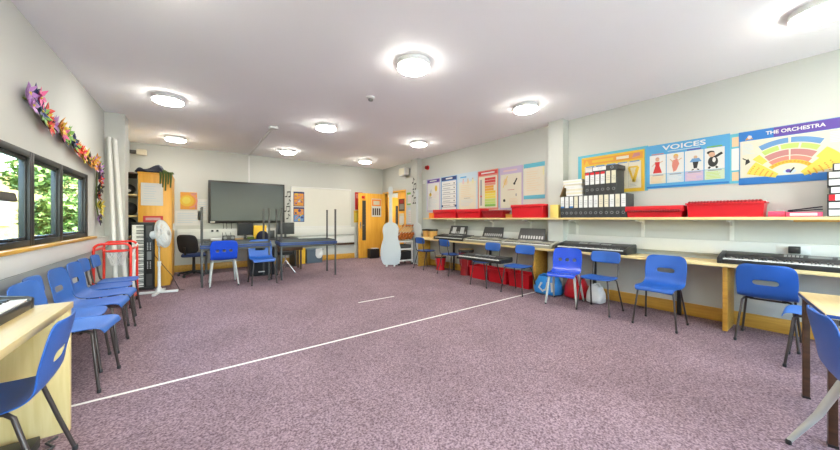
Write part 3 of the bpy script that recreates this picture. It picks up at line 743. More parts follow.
M['binder'] = mat('mottled_black_card', (.045,.046,.048), .6, var=.6, vscale=180)
def binder_proto():
    t = thing('lever_arch_binder', (0,0,0), cat='binder')
    MB().box(0, -.034, 0, .27, .034, .335).build('cover', M['binder'], t, bevel=.003, local=True)
    MB().box(-.0016, -.027, .15, 0, .027, .325).build('spine_label', M['paper'], t, local=True)
    b = MB(); b.box(-.0022, -.019, .20, -.0016, .019, .204); b.box(-.0022, -.019, .225, -.0016, .019, .229); b.box(-.0022, -.019, .25, -.0016, .012, .254)
    b.build('label_writing', M['grey'], t, local=True)
    pts = [(-.003, .017*math.cos(a*PI/6), .07+.017*math.sin(a*PI/6)) for a in range(12)]
    MB().tube(pts, .004, 6, closed=True).build('finger_ring', M['grey'], t, local=True)
    return t
BP = binder_proto(); BPc = dup(BP); BPr = dup(BP)
lab = [c for c in BPc.children if c.name.startswith('spine_label')][0]; lab.data = lab.data.copy(); lab.data.materials[0] = M['cream']
lab = [c for c in BPr.children if c.name.startswith('spine_label')][0]; lab.data = lab.data.copy(); lab.data.materials.append(M['red'])
MBt = MB().box(-.0022, -.027, .29, -.0012, .027, .325).build('label_band', M['red'], BPr, local=True)
M['blue_label'] = mat('blue_label_print', (.03,.18,.5), .7)
BPb = dup(BP); MB().box(-.0022, -.027, .15, -.0012, .027, .175).build('label_band', M['blue_label'], BPb, local=True)
first = {}
def place_binder(p, loc, rot, label, group):
    if p.name in first: o = dup(p)
    else: first[p.name] = 1; o = p
    o.location = loc; o.rotation_euler = rot; o['label'] = label; o['group'] = group; return o
ordn = ['first','second','third','fourth','fifth','sixth','seventh','eighth','ninth','tenth','eleventh','twelfth','thirteenth']
kind = [BPb,BP,BPb,BPc,BP,BP,BP,BP,BPc,BPc,BP,BPc,BP]
for i in range(13):
    y = 2.545 - i*.0715
    place_binder(kind[i], (4.71, y, ZS), (0,0,0), f'{ordn[i]} black binder from the left in the lower row on the shelf', 'lower row of binders')
for i in range(6):
    y = 2.165 - i*.0715
    place_binder(BPr if i < 4 else BPc, (4.71, y, ZS+.3365), (0,0,0), (f'{ordn[i]} red-topped label binder from the left in the upper row' if i < 4 else ['cream label binder beside the red-topped ones in the upper row','cream label binder at the right end of the upper row'][i-4]), 'upper row of binders')
o = place_binder(BP, (4.93, 1.80, ZS+.673+.036), (-PI/2, 0, 0), 'black binder lying flat on top of the upper binder row', 'upper row of binders'); o.rotation_euler = (-PI/2, 0, 0); o.location = (4.715, 1.76, ZS+.673+.036)
tag(MB().box(4.72, 2.10, ZS+.674, 4.90, 2.19, ZS+.72).build('card_stack', M['paper'], bevel=.002), 'little stack of white cards on top of the red-labelled binders', 'paper stack')
def papers(x0,y0,x1,y1,z0,h,label,seed):
    rnd = random.Random(seed); n = 5; b = MB()
    for k in range(n): d = rnd.uniform(-.008,.008); b.use(k%2).box(x0+d, y0+d, z0+h*k/n, x1+d, y1+d, z0+h*(k+1)/n-.0005)
    return tag(b.build('paper_stack', [M['paper'], M['cream']], smooth=0), label, 'paper stack', 'paper stacks on the binders')
papers(4.72, 2.24, 4.93, 2.49, ZS+.336, .135, 'thick lower stack of white papers on the left binders', 1)
papers(4.72, 2.25, 4.93, 2.54, ZS+.474, .115, 'upper stack of cream papers lying across the lower stack', 2)
t = tag(MB().obox((4.80, 2.555, ZS+.42), (.18, .006, .19), Matrix.Rotation(math.radians(22),3,'X')).build('card_folder', M['tan']), 'brown card folder leaning at the left of the paper stacks', 'folder')
tr1 = tray(4.71, 1.06, 4.98, 1.66, ZS, .145, 'low red tray beside the binder rows on the shelf', group='red trays on the right part of the shelf', lip=.07)
tr2 = tray(4.71, .40, 4.98, 1.03, ZS, .165, 'taller red tray with dark notched rim, right of the low red tray', group='red trays on the right part of the shelf', lip=.02)
for tr, y0, y1, z, x in ((tr1, 1.08, 1.64, ZS+.078, 4.699), (tr2, .42, 1.01, ZS+.165, 4.715)):
    b = MB(); n = 22
    for k in range(n): y = y0+(y1-y0)*(k+.5)/n; b.ball((x, y, z+.004), .0165, 8, 5)
    b.build('scalloped_edge', M['red_dark'], tr)
tag(MB().box(4.74, .27, ZS, 4.96, .385, ZS+.055).build('pink_box', M['pink'], bevel=.004), 'small pink box between the red tray and pink folder', 'box')
t = thing('pink_folder', (4.83, .155, ZS), 'pink folder with white label lying flat on the shelf', 'folder')
MB().box(4.705, .045, ZS, 4.96, .265, ZS+.045).build('cover', M['pink'], t, bevel=.004)
MB().box(4.7035, .075, ZS+.010, 4.705, .24, ZS+.036).build('label', M['paper'], t)
for k,(dz,an) in enumerate(((.062,5),(.075,9))):
    tag(MB().obox((4.83,.15,ZS+dz+.004*k), (.22,.21,.006), Matrix.Rotation(math.radians(-an),3,'X')).build('slim_folder', M['navy']), ['lower navy slim folder lying tilted on the pink folder','upper navy slim folder lying tilted on the pink folder'][k], 'folder', 'navy folders on the shelf')
sz = ZS+.035
for i in range(7):
    p = BP if i != 2 else BPr
    names = ['bottom','second from bottom','third from bottom, red banded','fourth from bottom','fifth from bottom','second from top','topmost']
    o = place_binder(p, (4.70+(.012 if i%2 else 0), -.315 - (.012 if i in (3,) else 0) - (.03 if i == 6 else 0), sz+.0695*i), (-PI/2, 0, 0), f'binder lying flat in the right-hand stack, {names[i]}', 'flat binder stack')
# ---------------------------------------------------------------- wall posters (thin boards, flat prints)
C = {}
def cm(name, col):
    if name not in C: C[name] = mat('print_'+name, col, .55)
    return C[name]
PC = dict(white=(.84,.84,.82), cream=(.82,.77,.62), sky=(.10,.42,.78), cyan=(.14,.55,.72), navy=(.02,.04,.20), blue=(.02,.20,.62), purple=(.12,.06,.40), lilac=(.62,.50,.74), red=(.70,.03,.03),
  redsoft=(.80,.28,.22), orange=(.85,.36,.04), gold=(.86,.55,.04), yellow=(.88,.72,.10), green=(.22,.52,.08), lime=(.55,.72,.18), pink=(.84,.58,.60), rose=(.60,.25,.24), black=(.02,.02,.02), grey=(.35,.36,.38), paleblue=(.60,.74,.85), skin=(.75,.45,.30), palegreen=(.66,.78,.58), peach=(.86,.62,.38), paleyellow=(.86,.80,.45), fieldblue=(.16,.36,.70))
for q_ in PC: PC[q_] = tuple(.76*v for v in PC[q_])
class Poster:
    """poster on the right wall: u runs along -Y from the left edge, v up from the bottom edge, metres"""
    def __init__(s, y_left, z0, w, h, label, base='white', tilt=0., name='wall_poster', group='music posters on the right wall', n_off=0., O=None, U=(0,-1,0), th=.004):
        s.w, s.h = w, h; s.u = Vector(U); s.vv = Vector((0,0,1)); s.n = s.u.cross(s.vv)
        s.o = Vector(O) if O else Vector((XR-.001-n_off, y_left, z0)); s.mats = []; s.b = MB(); s.k = 0; s.label = label; s.name = name; s.group = group; s.th = th; s.texts = []
        s.rect(0,0,w,h,base,t=th)
    def mi(s, c):
        m = cm(c, PC[c])
        if m not in s.mats: s.mats.append(m)
        return s.mats.index(m)
    def P(s, a, v, d): return s.o + s.u*a + s.vv*v + s.n*d
    def poly(s, pts, c, lift=1, t=None):
        s.b.use(s.mi(c)); n = len(pts)
        d0 = 0 if t else s.th-.0005; d1 = t if t else s.th + .0005*lift
        vs = [s.P(a,v,d0) for a,v in pts]+[s.P(a,v,d1) for a,v in pts]
        s.b.add(vs, [tuple(range(n-1,-1,-1)), tuple(range(n,2*n))]+[(i,(i+1)%n,n+(i+1)%n,n+i) for i in range(n)]); return s
    def rect(s, a0, v0, a1, v1, c, lift=1, t=None): return s.poly([(a0,v0),(a1,v0),(a1,v1),(a0,v1)], c, lift, t)
    def disc(s, a, v, r, c, lift=1, ry=None, n=14): return s.poly([(a+r*math.cos(2*PI*i/n), v+(ry or r)*math.sin(2*PI*i/n)) for i in range(n)], c, lift)
    def sector(s, a, v, r0, r1, d0, d1, c, lift=1, n=8, sq=1.):
        out = [(a+r1*math.cos(math.radians(d0+(d1-d0)*i/n)), v+sq*r1*math.sin(math.radians(d0+(d1-d0)*i/n))) for i in range(n+1)]
        inn = [(a+r0*math.cos(math.radians(d1-(d1-d0)*i/n)), v+sq*r0*math.sin(math.radians(d1-(d1-d0)*i/n))) for i in range(n+1)]
        # build as quads so concave outlines stay clean
        for i in range(n): s.poly([inn[n-i], out[i], out[i+1], inn[n-1-i]], c, lift)
        return s
    def line(s, a0,v0,a1,v1,w,c,lift=1):
        d = Vector((a1-a0, v1-v0)).normalized(); q = (-d.y*w/2, d.x*w/2)
        return s.poly([(a0-q[0],v0-q[1]),(a1-q[0],v1-q[1]),(a1+q[0],v1+q[1]),(a0+q[0],v0+q[1])], c, lift)
    def text(s, txt, a, v, size, c, sx=1., bold=.0): s.texts.append((txt,a,v,size,c,sx,bold)); return s
    def lines(s, a0, a1, v0, v1, n, c='grey', w=.006, seed=0, lift=2):
        rnd = random.Random(seed)
        for i in range(n):
            v = v1 - (v1-v0)*(i+.5)/n; s.rect(a0, v-w/2, a0+(a1-a0)*rnd.uniform(.6,1), v+w/2, c, lift)
        return s
    def done(s):
        if s.texts:
            t = thing(s.name, s.o, s.label, 'poster', s.group); s.b.build('printed_sheet', s.mats, t, smooth=0)
            for (txt,a,v,size,c,sx,bold) in s.texts:
                m4 = frame_matrix(s.P(a,v,s.th+.002), s.u, s.vv); text_mesh(txt, size, m4, cm(c,PC[c]), t, sx=sx, bold=bold)
            return t
        o = s.b.build(s.name, s.mats, smooth=0); return tag(o, s.label, 'poster', s.group)

# backing border paper
p = Poster(6.46, 1.42, 1.90, .85, 'pale blue backing paper behind the left group of posters', 'paleblue', name='backing_paper', group='backing papers', th=.002); p.done()
p = Poster(4.05, 1.44, .04, .80, 'thin cyan strip of backing paper beside the red framed poster', 'cyan', name='backing_paper', group='backing papers', th=.002); p.done()
# 1 lilac / purple header
p = Poster(6.43, 1.40, .54, .86, 'lilac poster with purple header, leftmost on the right wall', 'lilac', n_off=.003)
p.rect(.03,.04,.51,.74,'white').rect(.02,.76,.52,.84,'purple').rect(.12,.79,.40,.815,'white',2).disc(.38,.60,.05,'gold',2,.08).disc(.15,.45,.05,'gold',2).line(.15,.45,.18,.58,.012,'black',3).rect(.10,.36,.22,.372,'grey',2).lines(.06,.46,.08,.33,7,'paleblue',.008,1).lines(.25,.48,.36,.50,4,'pink',.008,2); p.done()
# 2 navy header rows
p = Poster(5.85, 1.40, .58, .85, 'blue framed poster with navy header and five ruled rows', 'fieldblue', n_off=.003)
p.rect(.03,.04,.55,.74,'white').rect(.02,.76,.56,.84,'navy').rect(.18,.785,.42,.82,'white',2)
for k in range(6): p.rect(.05,.10+.105*k,.53,.108+.105*k,'navy',2); p.disc(.48,.15+.105*k,.018,'black',2); p.rect(.08,.14+.105*k,.34,.155+.105*k,'grey',2)
p.disc(.05,.13,.03,'navy',2).disc(.53,.13,.03,'navy',2); p.done()
# 3 light blue header
p = Poster(5.24, 1.40, .61, .84, 'light blue poster with tiny figures over a cream middle', 'paleblue', n_off=.003)
p.rect(.035,.03,.575,.66,'cream').rect(.03,.68,.58,.82,'paleblue').rect(.08,.76,.28,.79,'sky',2).lines(.10,.52,.30,.60,7,'peach',.010,4).lines(.10,.52,.10,.26,5,'paleblue',.010,6).rect(.2,.28,.4,.292,'grey',2)
for a,c in ((.18,'pink'),(.33,'peach'),(.48,'paleyellow')): p.disc(a,.66,.035,c,2,.05).disc(a,.72,.018,'skin',3)
p.done()
# 4 red frame with rainbow bars
p = Poster(4.61, 1.40, .56, .85, 'red framed poster with rainbow bars from red to green', 'redsoft', n_off=.003)
p.rect(.03,.05,.53,.72,'cream').rect(.02,.75,.54,.83,'red').rect(.10,.775,.46,.805,'white',2).rect(.07,.10,.12,.66,'grey',2).disc(.095,.30,.022,'red',3)
for k,c in enumerate(['green','lime','lime','yellow','yellow','gold','orange','orange','redsoft','red','red']): p.rect(.20,.075+.056*k,.49-(.05 if k in (6,7) else 0),.125+.056*k,c,2)
p.done()
# 5 lilac header cream
p = Poster(4.02, 1.40, .55, .84, 'pale poster with lilac header and small instruments drawn on cream', 'lilac', n_off=.003)
p.rect(.03,.03,.52,.70,'cream').rect(.03,.72,.52,.82,'lilac').rect(.10,.75,.42,.785,'pink',2).disc(.15,.55,.05,'peach',2,.07).line(.09,.44,.20,.66,.015,'gold',3).line(.36,.50,.42,.60,.03,'black',2).disc(.36,.50,.025,'black',3).disc(.12,.18,.03,'black',2).disc(.40,.28,.015,'grey',2,.03).rect(.2,.38,.36,.392,'rose',2).lines(.24,.48,.08,.22,5,'peach',.008,3); p.done()
# 6 cyan top and bottom
p = Poster(3.45, 1.58, .43, .66, 'cream poster with cyan bands, nearest the column on the left', 'cyan', n_off=.003)
p.rect(.0,.07,.43,.58,'cream').rect(.39,.42,.42,.56,'paleyellow',2).lines(.06,.36,.14,.52,9,'peach',.007,9); p.done()

# 7 orange instrument sheet
p = Poster(2.44, 1.60, .95, .62, 'cyan backing strip behind the orange instrument poster', 'cyan', name='backing_paper', group='backing papers', th=.002); p.done()
p = Poster(2.38, 1.60, .85, .58, 'orange framed poster of instruments half hidden by the binders', 'gold', n_off=.003)
p.rect(.05,.05,.81,.43,'cream').rect(.03,.46,.83,.55,'orange').poly([(.04,.46),(.12,.46),(.08,.54)],'gold',2).rect(.16,.485,.46,.525,'gold',2).rect(.50,.485,.66,.525,'cream',2).poly([(.70,.48),(.80,.50),(.79,.545),(.72,.54)],'rose',2)
for k in range(5): p.rect(.07+.15*k,.42,.19+.15*k,.436,'fieldblue',2); p.rect(.055+.15*k,.06,.058+.15*k,.42,'grey',2)
# gold harp, lute, fiddle
p.poly([(.70,.14),(.76,.36),(.79,.34),(.74,.13)],'gold',3).line(.66,.34,.72,.14,.025,'gold',3).line(.655,.35,.77,.35,.022,'gold',4)
for k in range(4): p.line(.68+.02*k,.34,.715+.008*k,.18,.004,'gold',2)
p.disc(.56,.20,.03,'orange',3,.05).line(.56,.24,.58,.38,.010,'rose',3).disc(.40,.2,.03,'rose',3,.05).line(.4,.24,.42,.38,.01,'black',3)
for k in range(5): p.lines(.07+.15*k,.18+.15*k,.07,.13,3,'grey',.006,k)
p.done()
# 8 VOICES
p = Poster(1.515, 1.62, .82, .585, 'bright blue VOICES poster with four singers in panels', 'sky', n_off=.003)
p.rect(.01,.01,.81,.03,'blue').text('VOICES', .40, .525, .085, 'white', 1.5, .0018).rect(.24,.475,.56,.483,'paleblue',2)
pan = [('peach','cream'),('paleblue','paleblue'),('pink','lilac'),('palegreen','palegreen')]
for k in range(4):
    a = .045+.185*k; p.rect(a,.19,a+.175,.445,'white'); p.rect(a,.065,a+.175,.185,pan[k][1]); p.rect(a+.02,.452,a+.155,.466,['rose','fieldblue','purple','green'][k],2)
    p.rect(a+.03,.168,a+.15,.18,'grey',2); p.lines(a+.015,a+.165,.075,.16,5,['peach','white','pink','lime'][k],.008,k)
def singer(a, v, dress, head, hair):
    p.poly([(a-.05,v),(a+.05,v),(a+.022,v+.10),(a+.028,v+.15),(a-.028,v+.15),(a-.022,v+.10)], dress, 2); p.disc(a, v+.178, .022, head, 3); p.disc(a, v+.19, .022, hair, 2)
singer(.13,.205,'red','skin','rose'); p.line(.105,.34,.07,.30,.010,'skin',3).line(.155,.34,.19,.36,.010,'skin',3)
p.poly([(.30,.20),(.33,.22),(.36,.30),(.34,.37),(.29,.35),(.285,.28)],'redsoft',2).disc(.325,.39,.024,'skin',3).disc(.325,.405,.026,'gold',2).line(.34,.34,.385,.37,.011,'skin',3).line(.30,.33,.265,.37,.011,'skin',3)
p.poly([(.50,.22),(.53,.22),(.545,.30),(.49,.30)],'black',2).poly([(.46,.30),(.575,.30),(.55,.345),(.485,.345)],'fieldblue',2).disc(.517,.36,.018,'skin',3).line(.50,.21,.48,.20,.012,'black',2).line(.53,.21,.55,.20,.012,'black',2)
p.disc(.675,.28,.045,'black',2,.065).disc(.665,.365,.03,'skin',3).disc(.655,.39,.035,'black',2,.022).line(.69,.33,.755,.375,.028,'black',2).line(.65,.22,.635,.20,.02,'black',2).line(.70,.22,.715,.20,.02,'black',2).disc(.685,.30,.015,'white',3,.03)
p.done()
# 9 narrow strip
p = Poster(.695, 1.62, .075, .57, 'narrow strip poster of cream and peach squares between two big posters', 'cyan', n_off=.003)
p.rect(.015,.03,.07,.13,'peach').rect(.012,.15,.072,.40,'white').rect(.015,.42,.07,.53,'peach'); p.done()
# 10 THE ORCHESTRA
p = Poster(.625, 1.595, .74, .60, 'purple and blue poster reading THE ORCHESTRA with seating arcs', 'fieldblue', n_off=.003)
p.rect(.012,.08,.735,.49,'cream').rect(.0,.495,.74,.595,'purple').rect(0,.495,.26,.595,'blue',2).rect(.0,0,.74,.075,'blue',1).text('THE ORCHESTRA', .40, .546, .052, 'white', .96, .0012)
p.poly([(.05,.50),(.11,.51),(.08,.555)],'orange',4).disc(.085,.53,.018,'white',5)
ca, cv = .37, .03
for (r0,r1,d0,d1,c) in ((.385,.44,60,120,'fieldblue'),(.325,.375,57,123,'lime'),(.255,.315,56,124,'rose'),(.205,.247,54,126,'redsoft')):
    g = 1.2; m_ = (d0+d1)/2
    if c == 'lime':
        for k in range(3): p.sector(ca,cv,r0,r1,d0+(d1-d0)*k/3+g,d0+(d1-d0)*(k+1)/3-g,c,2,5)
    else: p.sector(ca,cv,r0,r1,d0,m_-g,c,2); p.sector(ca,cv,r0,r1,m_+g,d1,c,2)
p.sector(ca,cv,.17,.205,45,135,'gold',2).sector(ca,cv,.10,.27,18,46,'yellow',2).sector(ca,cv,.10,.32,138,164,'yellow',2).sector(ca,cv,.27,.38,18,52,'yellow',2).sector(ca,cv,.26,.36,126,137,'yellow',2)
for r in (.14,.18,.22,.26,.30):
    for d in range(146,166,4): p.disc(ca+r*math.cos(math.radians(d)), cv+r*math.sin(math.radians(d)), .007, 'orange', 3, n=6)
    for d in range(16,36,4): p.disc(ca+r*math.cos(math.radians(d)), cv+r*math.sin(math.radians(d)), .007, 'orange', 3, n=6)
for d in range(48,134,8): p.disc(ca+.188*math.cos(math.radians(d)), cv+.188*math.sin(math.radians(d)), .009, 'orange', 3, n=6)
p.disc(ca,.115,.045,'paleblue',2,.025).line(ca,.10,ca+.03,.15,.012,'black',3).disc(ca-.01,.12,.018,'purple',3)
p.poly([(.05,.22),(.09,.25),(.075,.29),(.055,.27)],'black',2).line(.07,.27,.03,.30,.010,'black',2).lines(.03,.13,.34,.46,8,'paleblue',.006,3).lines(.62,.73,.36,.47,7,'paleblue',.006,5)
p.done()

# ---------------------------------------------------------------- back wall prints, board and screen
BKU = (1,0,0)
def bposter(x, z, w, h, label, base, y=YB-.002, **k): return Poster(0,0,w,h,label,base,O=(x,y,z),U=BKU,th=.003,**k)
p = bposter(-.27, 1.43, .31, .40, 'square orange artwork with a glowing yellow disc by the cupboard', 'orange', name='artwork', group='prints on the back wall')
p.disc(.12,.20,.13,'gold',2).disc(.11,.21,.08,'yellow',3).sector(.14,.2,.15,.18,-80,70,'redsoft',2).poly([(.16,.37),(.30,.34),(.30,.39)],'rose',2).rect(.27,.01,.30,.1,'rose',2); p.done()
bposter(-.36, 1.06, .52, .34, 'wide white paper sheet on the back wall under the orange artwork', 'white', name='paper_sheet', group='white sheets on the back wall').lines(.04,.48,.05,.3,6,'paleblue',.012,3).done()
bposter(.05, 1.18, .19, .50, 'tall white paper sheet between the orange artwork and the screen', 'white', name='paper_sheet', group='white sheets on the back wall').lines(.02,.17,.05,.45,8,'paleblue',.012,5).done()
bposter(4.02, 1.50, .26, .55, 'red notice on the back wall beside the orange door', 'red', name='notice', group='notices by the door').rect(.03,.36,.2,.5,'redsoft',2).done()
bposter(3.98, 1.10, .26, .38, 'yellow notice on the back wall under the red one', 'gold', name='notice', group='notices by the door').rect(.03,.05,.2,.3,'yellow',2).done()

t = thing('whiteboard', (3.03, YB, .98), 'large blank whiteboard on the back wall right of the screen', 'whiteboard')
MB().box(2.15, YB-.022, 1.0, 3.85, YB-.002, 2.09).build('board_surface', mat('whiteboard_enamel', (.68,.68,.62), .3), t, smooth=0)
b = MB(); b.box(2.12, YB-.03, 2.085, 3.88, YB-.001, 2.115); b.box(2.12, YB-.03, .975, 3.88, YB-.001, 1.005); b.box(2.12, YB-.03, 1.005, 2.15, YB-.001, 2.085); b.box(3.85, YB-.03, 1.005, 3.88, YB-.001, 2.085)
b.build('board_frame', M['white'], t, bevel=.004)
for z, lb, a, c in ((1.56,'upper orange and navy music print on the left of the whiteboard','orange','navy'),(1.13,'lower orange and blue music print on the left of the whiteboard','fieldblue','orange')):
    p = bposter(2.185, z, .29, .41, lb, 'navy', y=YB-.0225, name='music_print', group='prints on the whiteboard')
    rnd = random.Random(int(z*100))
    p.rect(.02,.20,.27,.36,'orange').rect(.02,.02,.27,.19,a)
    for k in range(9): p.disc(rnd.uniform(.05,.24),rnd.uniform(.05,.34),rnd.uniform(.02,.045),rnd.choice(['navy','gold','rose',c,'paleblue']),2)
    p.line(.05,.08,.24,.3,.03,'rose',3); p.done()
t = thing('interactive_display', (1.09, 8.75, 1.11), 'large dark flat screen display on the back wall', 'screen')
MB().box(.25, 8.70, 1.11, 1.93, 8.77, 2.13).build('casing', M['black'], t, bevel=.012)
MB().box(.30, 8.697, 1.17, 1.89, 8.701, 2.085).build('screen', M['screen'], t, smooth=0)
MB().box(.29, 8.696, 1.125, .38, 8.70, 1.15).build('badge', M['white'], t)
MB().box(.7, 8.77, 1.3, 1.5, YB, 1.9).build('wall_mount', M['black'], t)
b = MB()
for x in (.55,.62,.72): b.tube([(x,8.80,1.12),(x+.01,8.80,1.0),(x-.02,8.80,.9),(x,8.76,.76)], .006, 6)
b.build('cable', M['black'], t)

# music note cut-outs
def note(o, u, s, flip, label, group):
    U = Vector(u); V = Vector((0,0,1)); N = U.cross(V); b = MB()
    def pr(pts):
        n = len(pts); vs = [Vector(o)+U*a*s+V*v*s for a,v in pts]+[Vector(o)+U*a*s+V*v*s+N*.004 for a,v in pts]
        b.add(vs, [tuple(range(n-1,-1,-1)), tuple(range(n,2*n))]+[(i,(i+1)%n,n+(i+1)%n,n+i) for i in range(n)])
    for dx in ((0,) if flip else (0,.55)):
        pr([(dx+.2*math.cos(2*PI*k/12), .15+.14*math.sin(2*PI*k/12+.35)) for k in range(12)])
        pr([(dx+.14,.15),(dx+.2,.15),(dx+.2,1.0),(dx+.14,1.0)])
    if flip: pr([(.2,1.0),(.2,.8),(.45,.5),(.5,.68)])
    else: pr([(.14,1.05),(.14,.85),(.75,.92),(.75,1.12)])
    tag(b.build('music_note', M['black'], smooth=0), label, 'decoration', group)
for i,(x,z) in enumerate(((2.00,1.80),(2.05,1.60),(1.98,1.40),(2.03,1.20))):
    note((x, YB-.002, z), BKU, .155, i in (1,3), ['topmost','second','third','lowest'][i]+' black music note in the column between screen and whiteboard', 'music notes beside the screen')
for i,z in enumerate((2.18,2.00,1.82,1.62)):
    note((4.829, 6.86-.03*(i%2), z), (0,-1,0), .17, i in (0,2), ['topmost','second','third','lowest'][i]+' black music note hanging on the far column by the doorway', 'music notes on the far column')
for y,z,w,h,c,lb in ((7.40,1.62,.30,.36,'green','green notice on the wall right of the doorway'),(7.36,1.04,.32,.50,'paleblue','pale blue notice on the wall under the green one')):
    p = Poster(y,z,w,h,lb,c,name='notice',group='notices right of the doorway'); p.rect(.03,.04,w-.03,h-.06,'white').lines(.05,w-.05,.07,h-.1,5,'pink',.015,2); p.done()

# garland of paper flowers
t = thing('flower_garland', (XL, 5.0, 1.3), 'colourful paper flower garland draped over the left wall above the windows', 'garland')
path = [(3.80,2.17),(4.02,2.18),(4.12,2.13),(4.3,2.11),(4.63,2.06),(5.0,2.02),(5.25,1.96),(5.48,1.95),(5.75,1.93),(5.92,1.96),(6.04,1.88),(6.03,1.70),(6.0,1.54),(6.0,1.40),(6.10,1.27),(6.13,1.20)]
cols = ['lilac','black','yellow','red','green','pinkf','gold','orange','navy','redf','purple','yellow','green','orange','black','red']
PC.update(pinkf=(.75,.12,.32), redf=(.75,.05,.03)); PC['lilacf'] = (.45,.22,.55)
MB().tube([(XL+.02,y,z) for y,z in path], .008, 6).build('string', M['green_cloth'], t)
rnd = random.Random(11); seg = []
for i in range(len(path)-1):
    (y0,z0),(y1,z1) = path[i],path[i+1]; L = math.hypot(y1-y0,z1-z0); k = max(2, int(L/.042))
    for j in range(k): seg.append((y0+(y1-y0)*j/k, z0+(z1-z0)*j/k))
pal = ['lilacf','black','green','yellow','red','black','pinkf','green','orange','redf','navy','yellow','gold','redf','black','lilacf']
for i,(y,z) in enumerate(seg):
    c = pal[0] if i < 3 else pal[int(rnd.random()*len(pal))]
    cx_, cy_, cz_ = XL+.045+rnd.uniform(-.015,.02), y+rnd.uniform(-.03,.03), z+rnd.uniform(-.06,.06)
    b = MB(); np_ = 6; R = rnd.uniform(.07,.105); ph = rnd.random()*6
    for k in range(np_):
        a = ph+2*PI*k/np_; a0, a1 = a-.42, a+.42
        e = Vector((rnd.uniform(.005,.04), math.cos(a)*R, math.sin(a)*R))
        b.add([(cx_-.02,cy_,cz_),(cx_+.012,cy_+math.cos(a0)*R*.6,cz_+math.sin(a0)*R*.6),(cx_+e.x,cy_+e.y,cz_+e.z),(cx_+.012,cy_+math.cos(a1)*R*.6,cz_+math.sin(a1)*R*.6),(cx_+.002,cy_,cz_)], [(0,1,2,3),(4,3,2,1),(0,3,4),(0,4,1)])
    b.use(1).ball((cx_+.008,cy_,cz_), .009, 6, 4)
    b.build('paper_flower', [cm(c,PC[c]), cm('yellow',PC['yellow'])], t, smooth=0)
# ---------------------------------------------------------------- back left corner
t = thing('cupboard', (-.57, 7.5, 0), 'tall orange wooden cupboard with papers taped to its side', 'cupboard')
cx0, cx1, cy0, cy1, ch = -.80, -.345, 7.20, 8.15, 2.04
MB().box(cx0, cy0, 0, cx1-.02, cy1, ch-.03).build('carcass', M['cup'], t, bevel=.004)
MB().box(cx0-.01, cy0-.012, ch-.03, cx1+.005, cy1, ch).build('top_panel', M['cup'], t, bevel=.004)
for y0, y1 in ((cy0+.004, 7.67),(7.68, cy1-.004)):
    d = MB().box(cx1-.02, y0, .08, cx1, y1, ch-.035).build('door', M['cup'], t, bevel=.003)
    yk = 7.63 if y0 < 7.5 else 7.72
    MB().box(cx1, yk-.008, 1.0, cx1+.02, yk+.008, 1.12).build('handle', M['silver'], d)
t = thing('open_bookcase', (-.96, 7.5, 0), 'narrow open shelves crammed with dark things left of the cupboard', 'bookcase')
bx0, bx1 = -1.09, -.815
b = MB(); b.box(bx0, 7.22, 0, bx0+.018, 8.1, 2.0); b.box(bx1-.018, 7.40, 0, bx1, 8.1, 2.0); b.box(bx0, 8.08, 0, bx1, 8.1, 2.0); b.build('side_panel', M['white_paint'], t)
for z in (.08, .48, .88, 1.25, 1.62, 2.0): MB().box(bx0, 7.22, z, bx1, 8.08, z+.025).build('shelf', M['brown'] if z > 1.9 else M['maple_panel'], t)
for z, h, lb in ((1.275,.24,'dark bundle on the upper open shelf left of the cupboard'),(.905,.33,'black folders on the middle open shelf beside the cupboard'),(.505,.34,'black bag on the low open shelf beside the cupboard')):
    b = MB(); b.ball((-.955, 7.55, z+h/2), .5, 14, 8, (.23,.5,h)); tag(b.build('dark_bundle', M['black_soft']), lb, 'bundle', 'dark bundles on the open shelves')
t = thing('lamp_globe', (-.955, 7.5, 1.645), 'black and white round object on the top open shelf', 'ball')
MB().ball((-.955, 7.48, 1.74), .095, 18, 10).build('ball', M['black'], t); MB().ball((-.955, 7.40, 1.715), .03, 12, 8, (1.4,.8,1)).build('white_patch', M['white'], t)
p = Poster(0,0,.30,.40,'white sheet of paper taped to the cupboard side','white',O=(-.765,cy0-.0005,1.45),U=BKU,th=.002,name='paper_sheet',group='papers on the cupboard'); p.lines(.04,.26,.06,.36,7,'paleblue',.008,4); p.done()
p = Poster(0,0,.27,.11,'red sign taped low on the cupboard side behind the fan','red',O=(-.735,cy0-.0005,1.155),U=BKU,th=.002,name='red_sign',group='papers on the cupboard'); p.rect(.03,.03,.24,.08,'rose').lines(.04,.23,.04,.08,2,'pink',.008,2); p.done()

def cloth(name, x0,y0,x1,y1,z,h,m,label,cat,seed,drape=None):
    rnd = random.Random(seed); nx, ny = 16, 12; b = MB(); ph = [rnd.uniform(0,6) for _ in range(6)]
    for i in range(nx+1):
        for j in range(ny+1):
            u, v = i/nx, j/ny; e = min(u,1-u,v,1-v)*6; e = min(1,e)
            hh = h*e*(.55+.25*math.sin(7*u+ph[0]+3*v)+.2*math.sin(11*v+ph[1]+4*u))+.006
            b.v.append((x0+(x1-x0)*u+.02*math.sin(9*v+ph[2]), y0+(y1-y0)*v+.02*math.sin(8*u+ph[3]), z+hh*1.25))
    for i in range(nx):
        for j in range(ny): a = i*(ny+1)+j; b.f.append((a,a+ny+1,a+ny+2,a+1)); b.mi.append(0)
    n = len(b.v); 
    return b.build(name, m, solid=.008, subsurf=1) if drape is None else b
o = cloth('folded_jacket', -.84, 7.16, -.42, 7.7, ch, .13, M['navy'], '', '', 4); tag(o, 'crumpled navy jacket lying on top of the tall cupboard', 'jacket')
t = thing('green_scarf', (-.42, 7.2, ch), 'dark green fringed scarf hanging over the cupboard corner', 'scarf')
o = cloth('folded_part', -.50, 7.19, -.33, 7.45, ch+.002, .05, M['green_cloth'], '', '', 6); o.parent = t; o.location = Vector(o.location)-Vector(t.location)
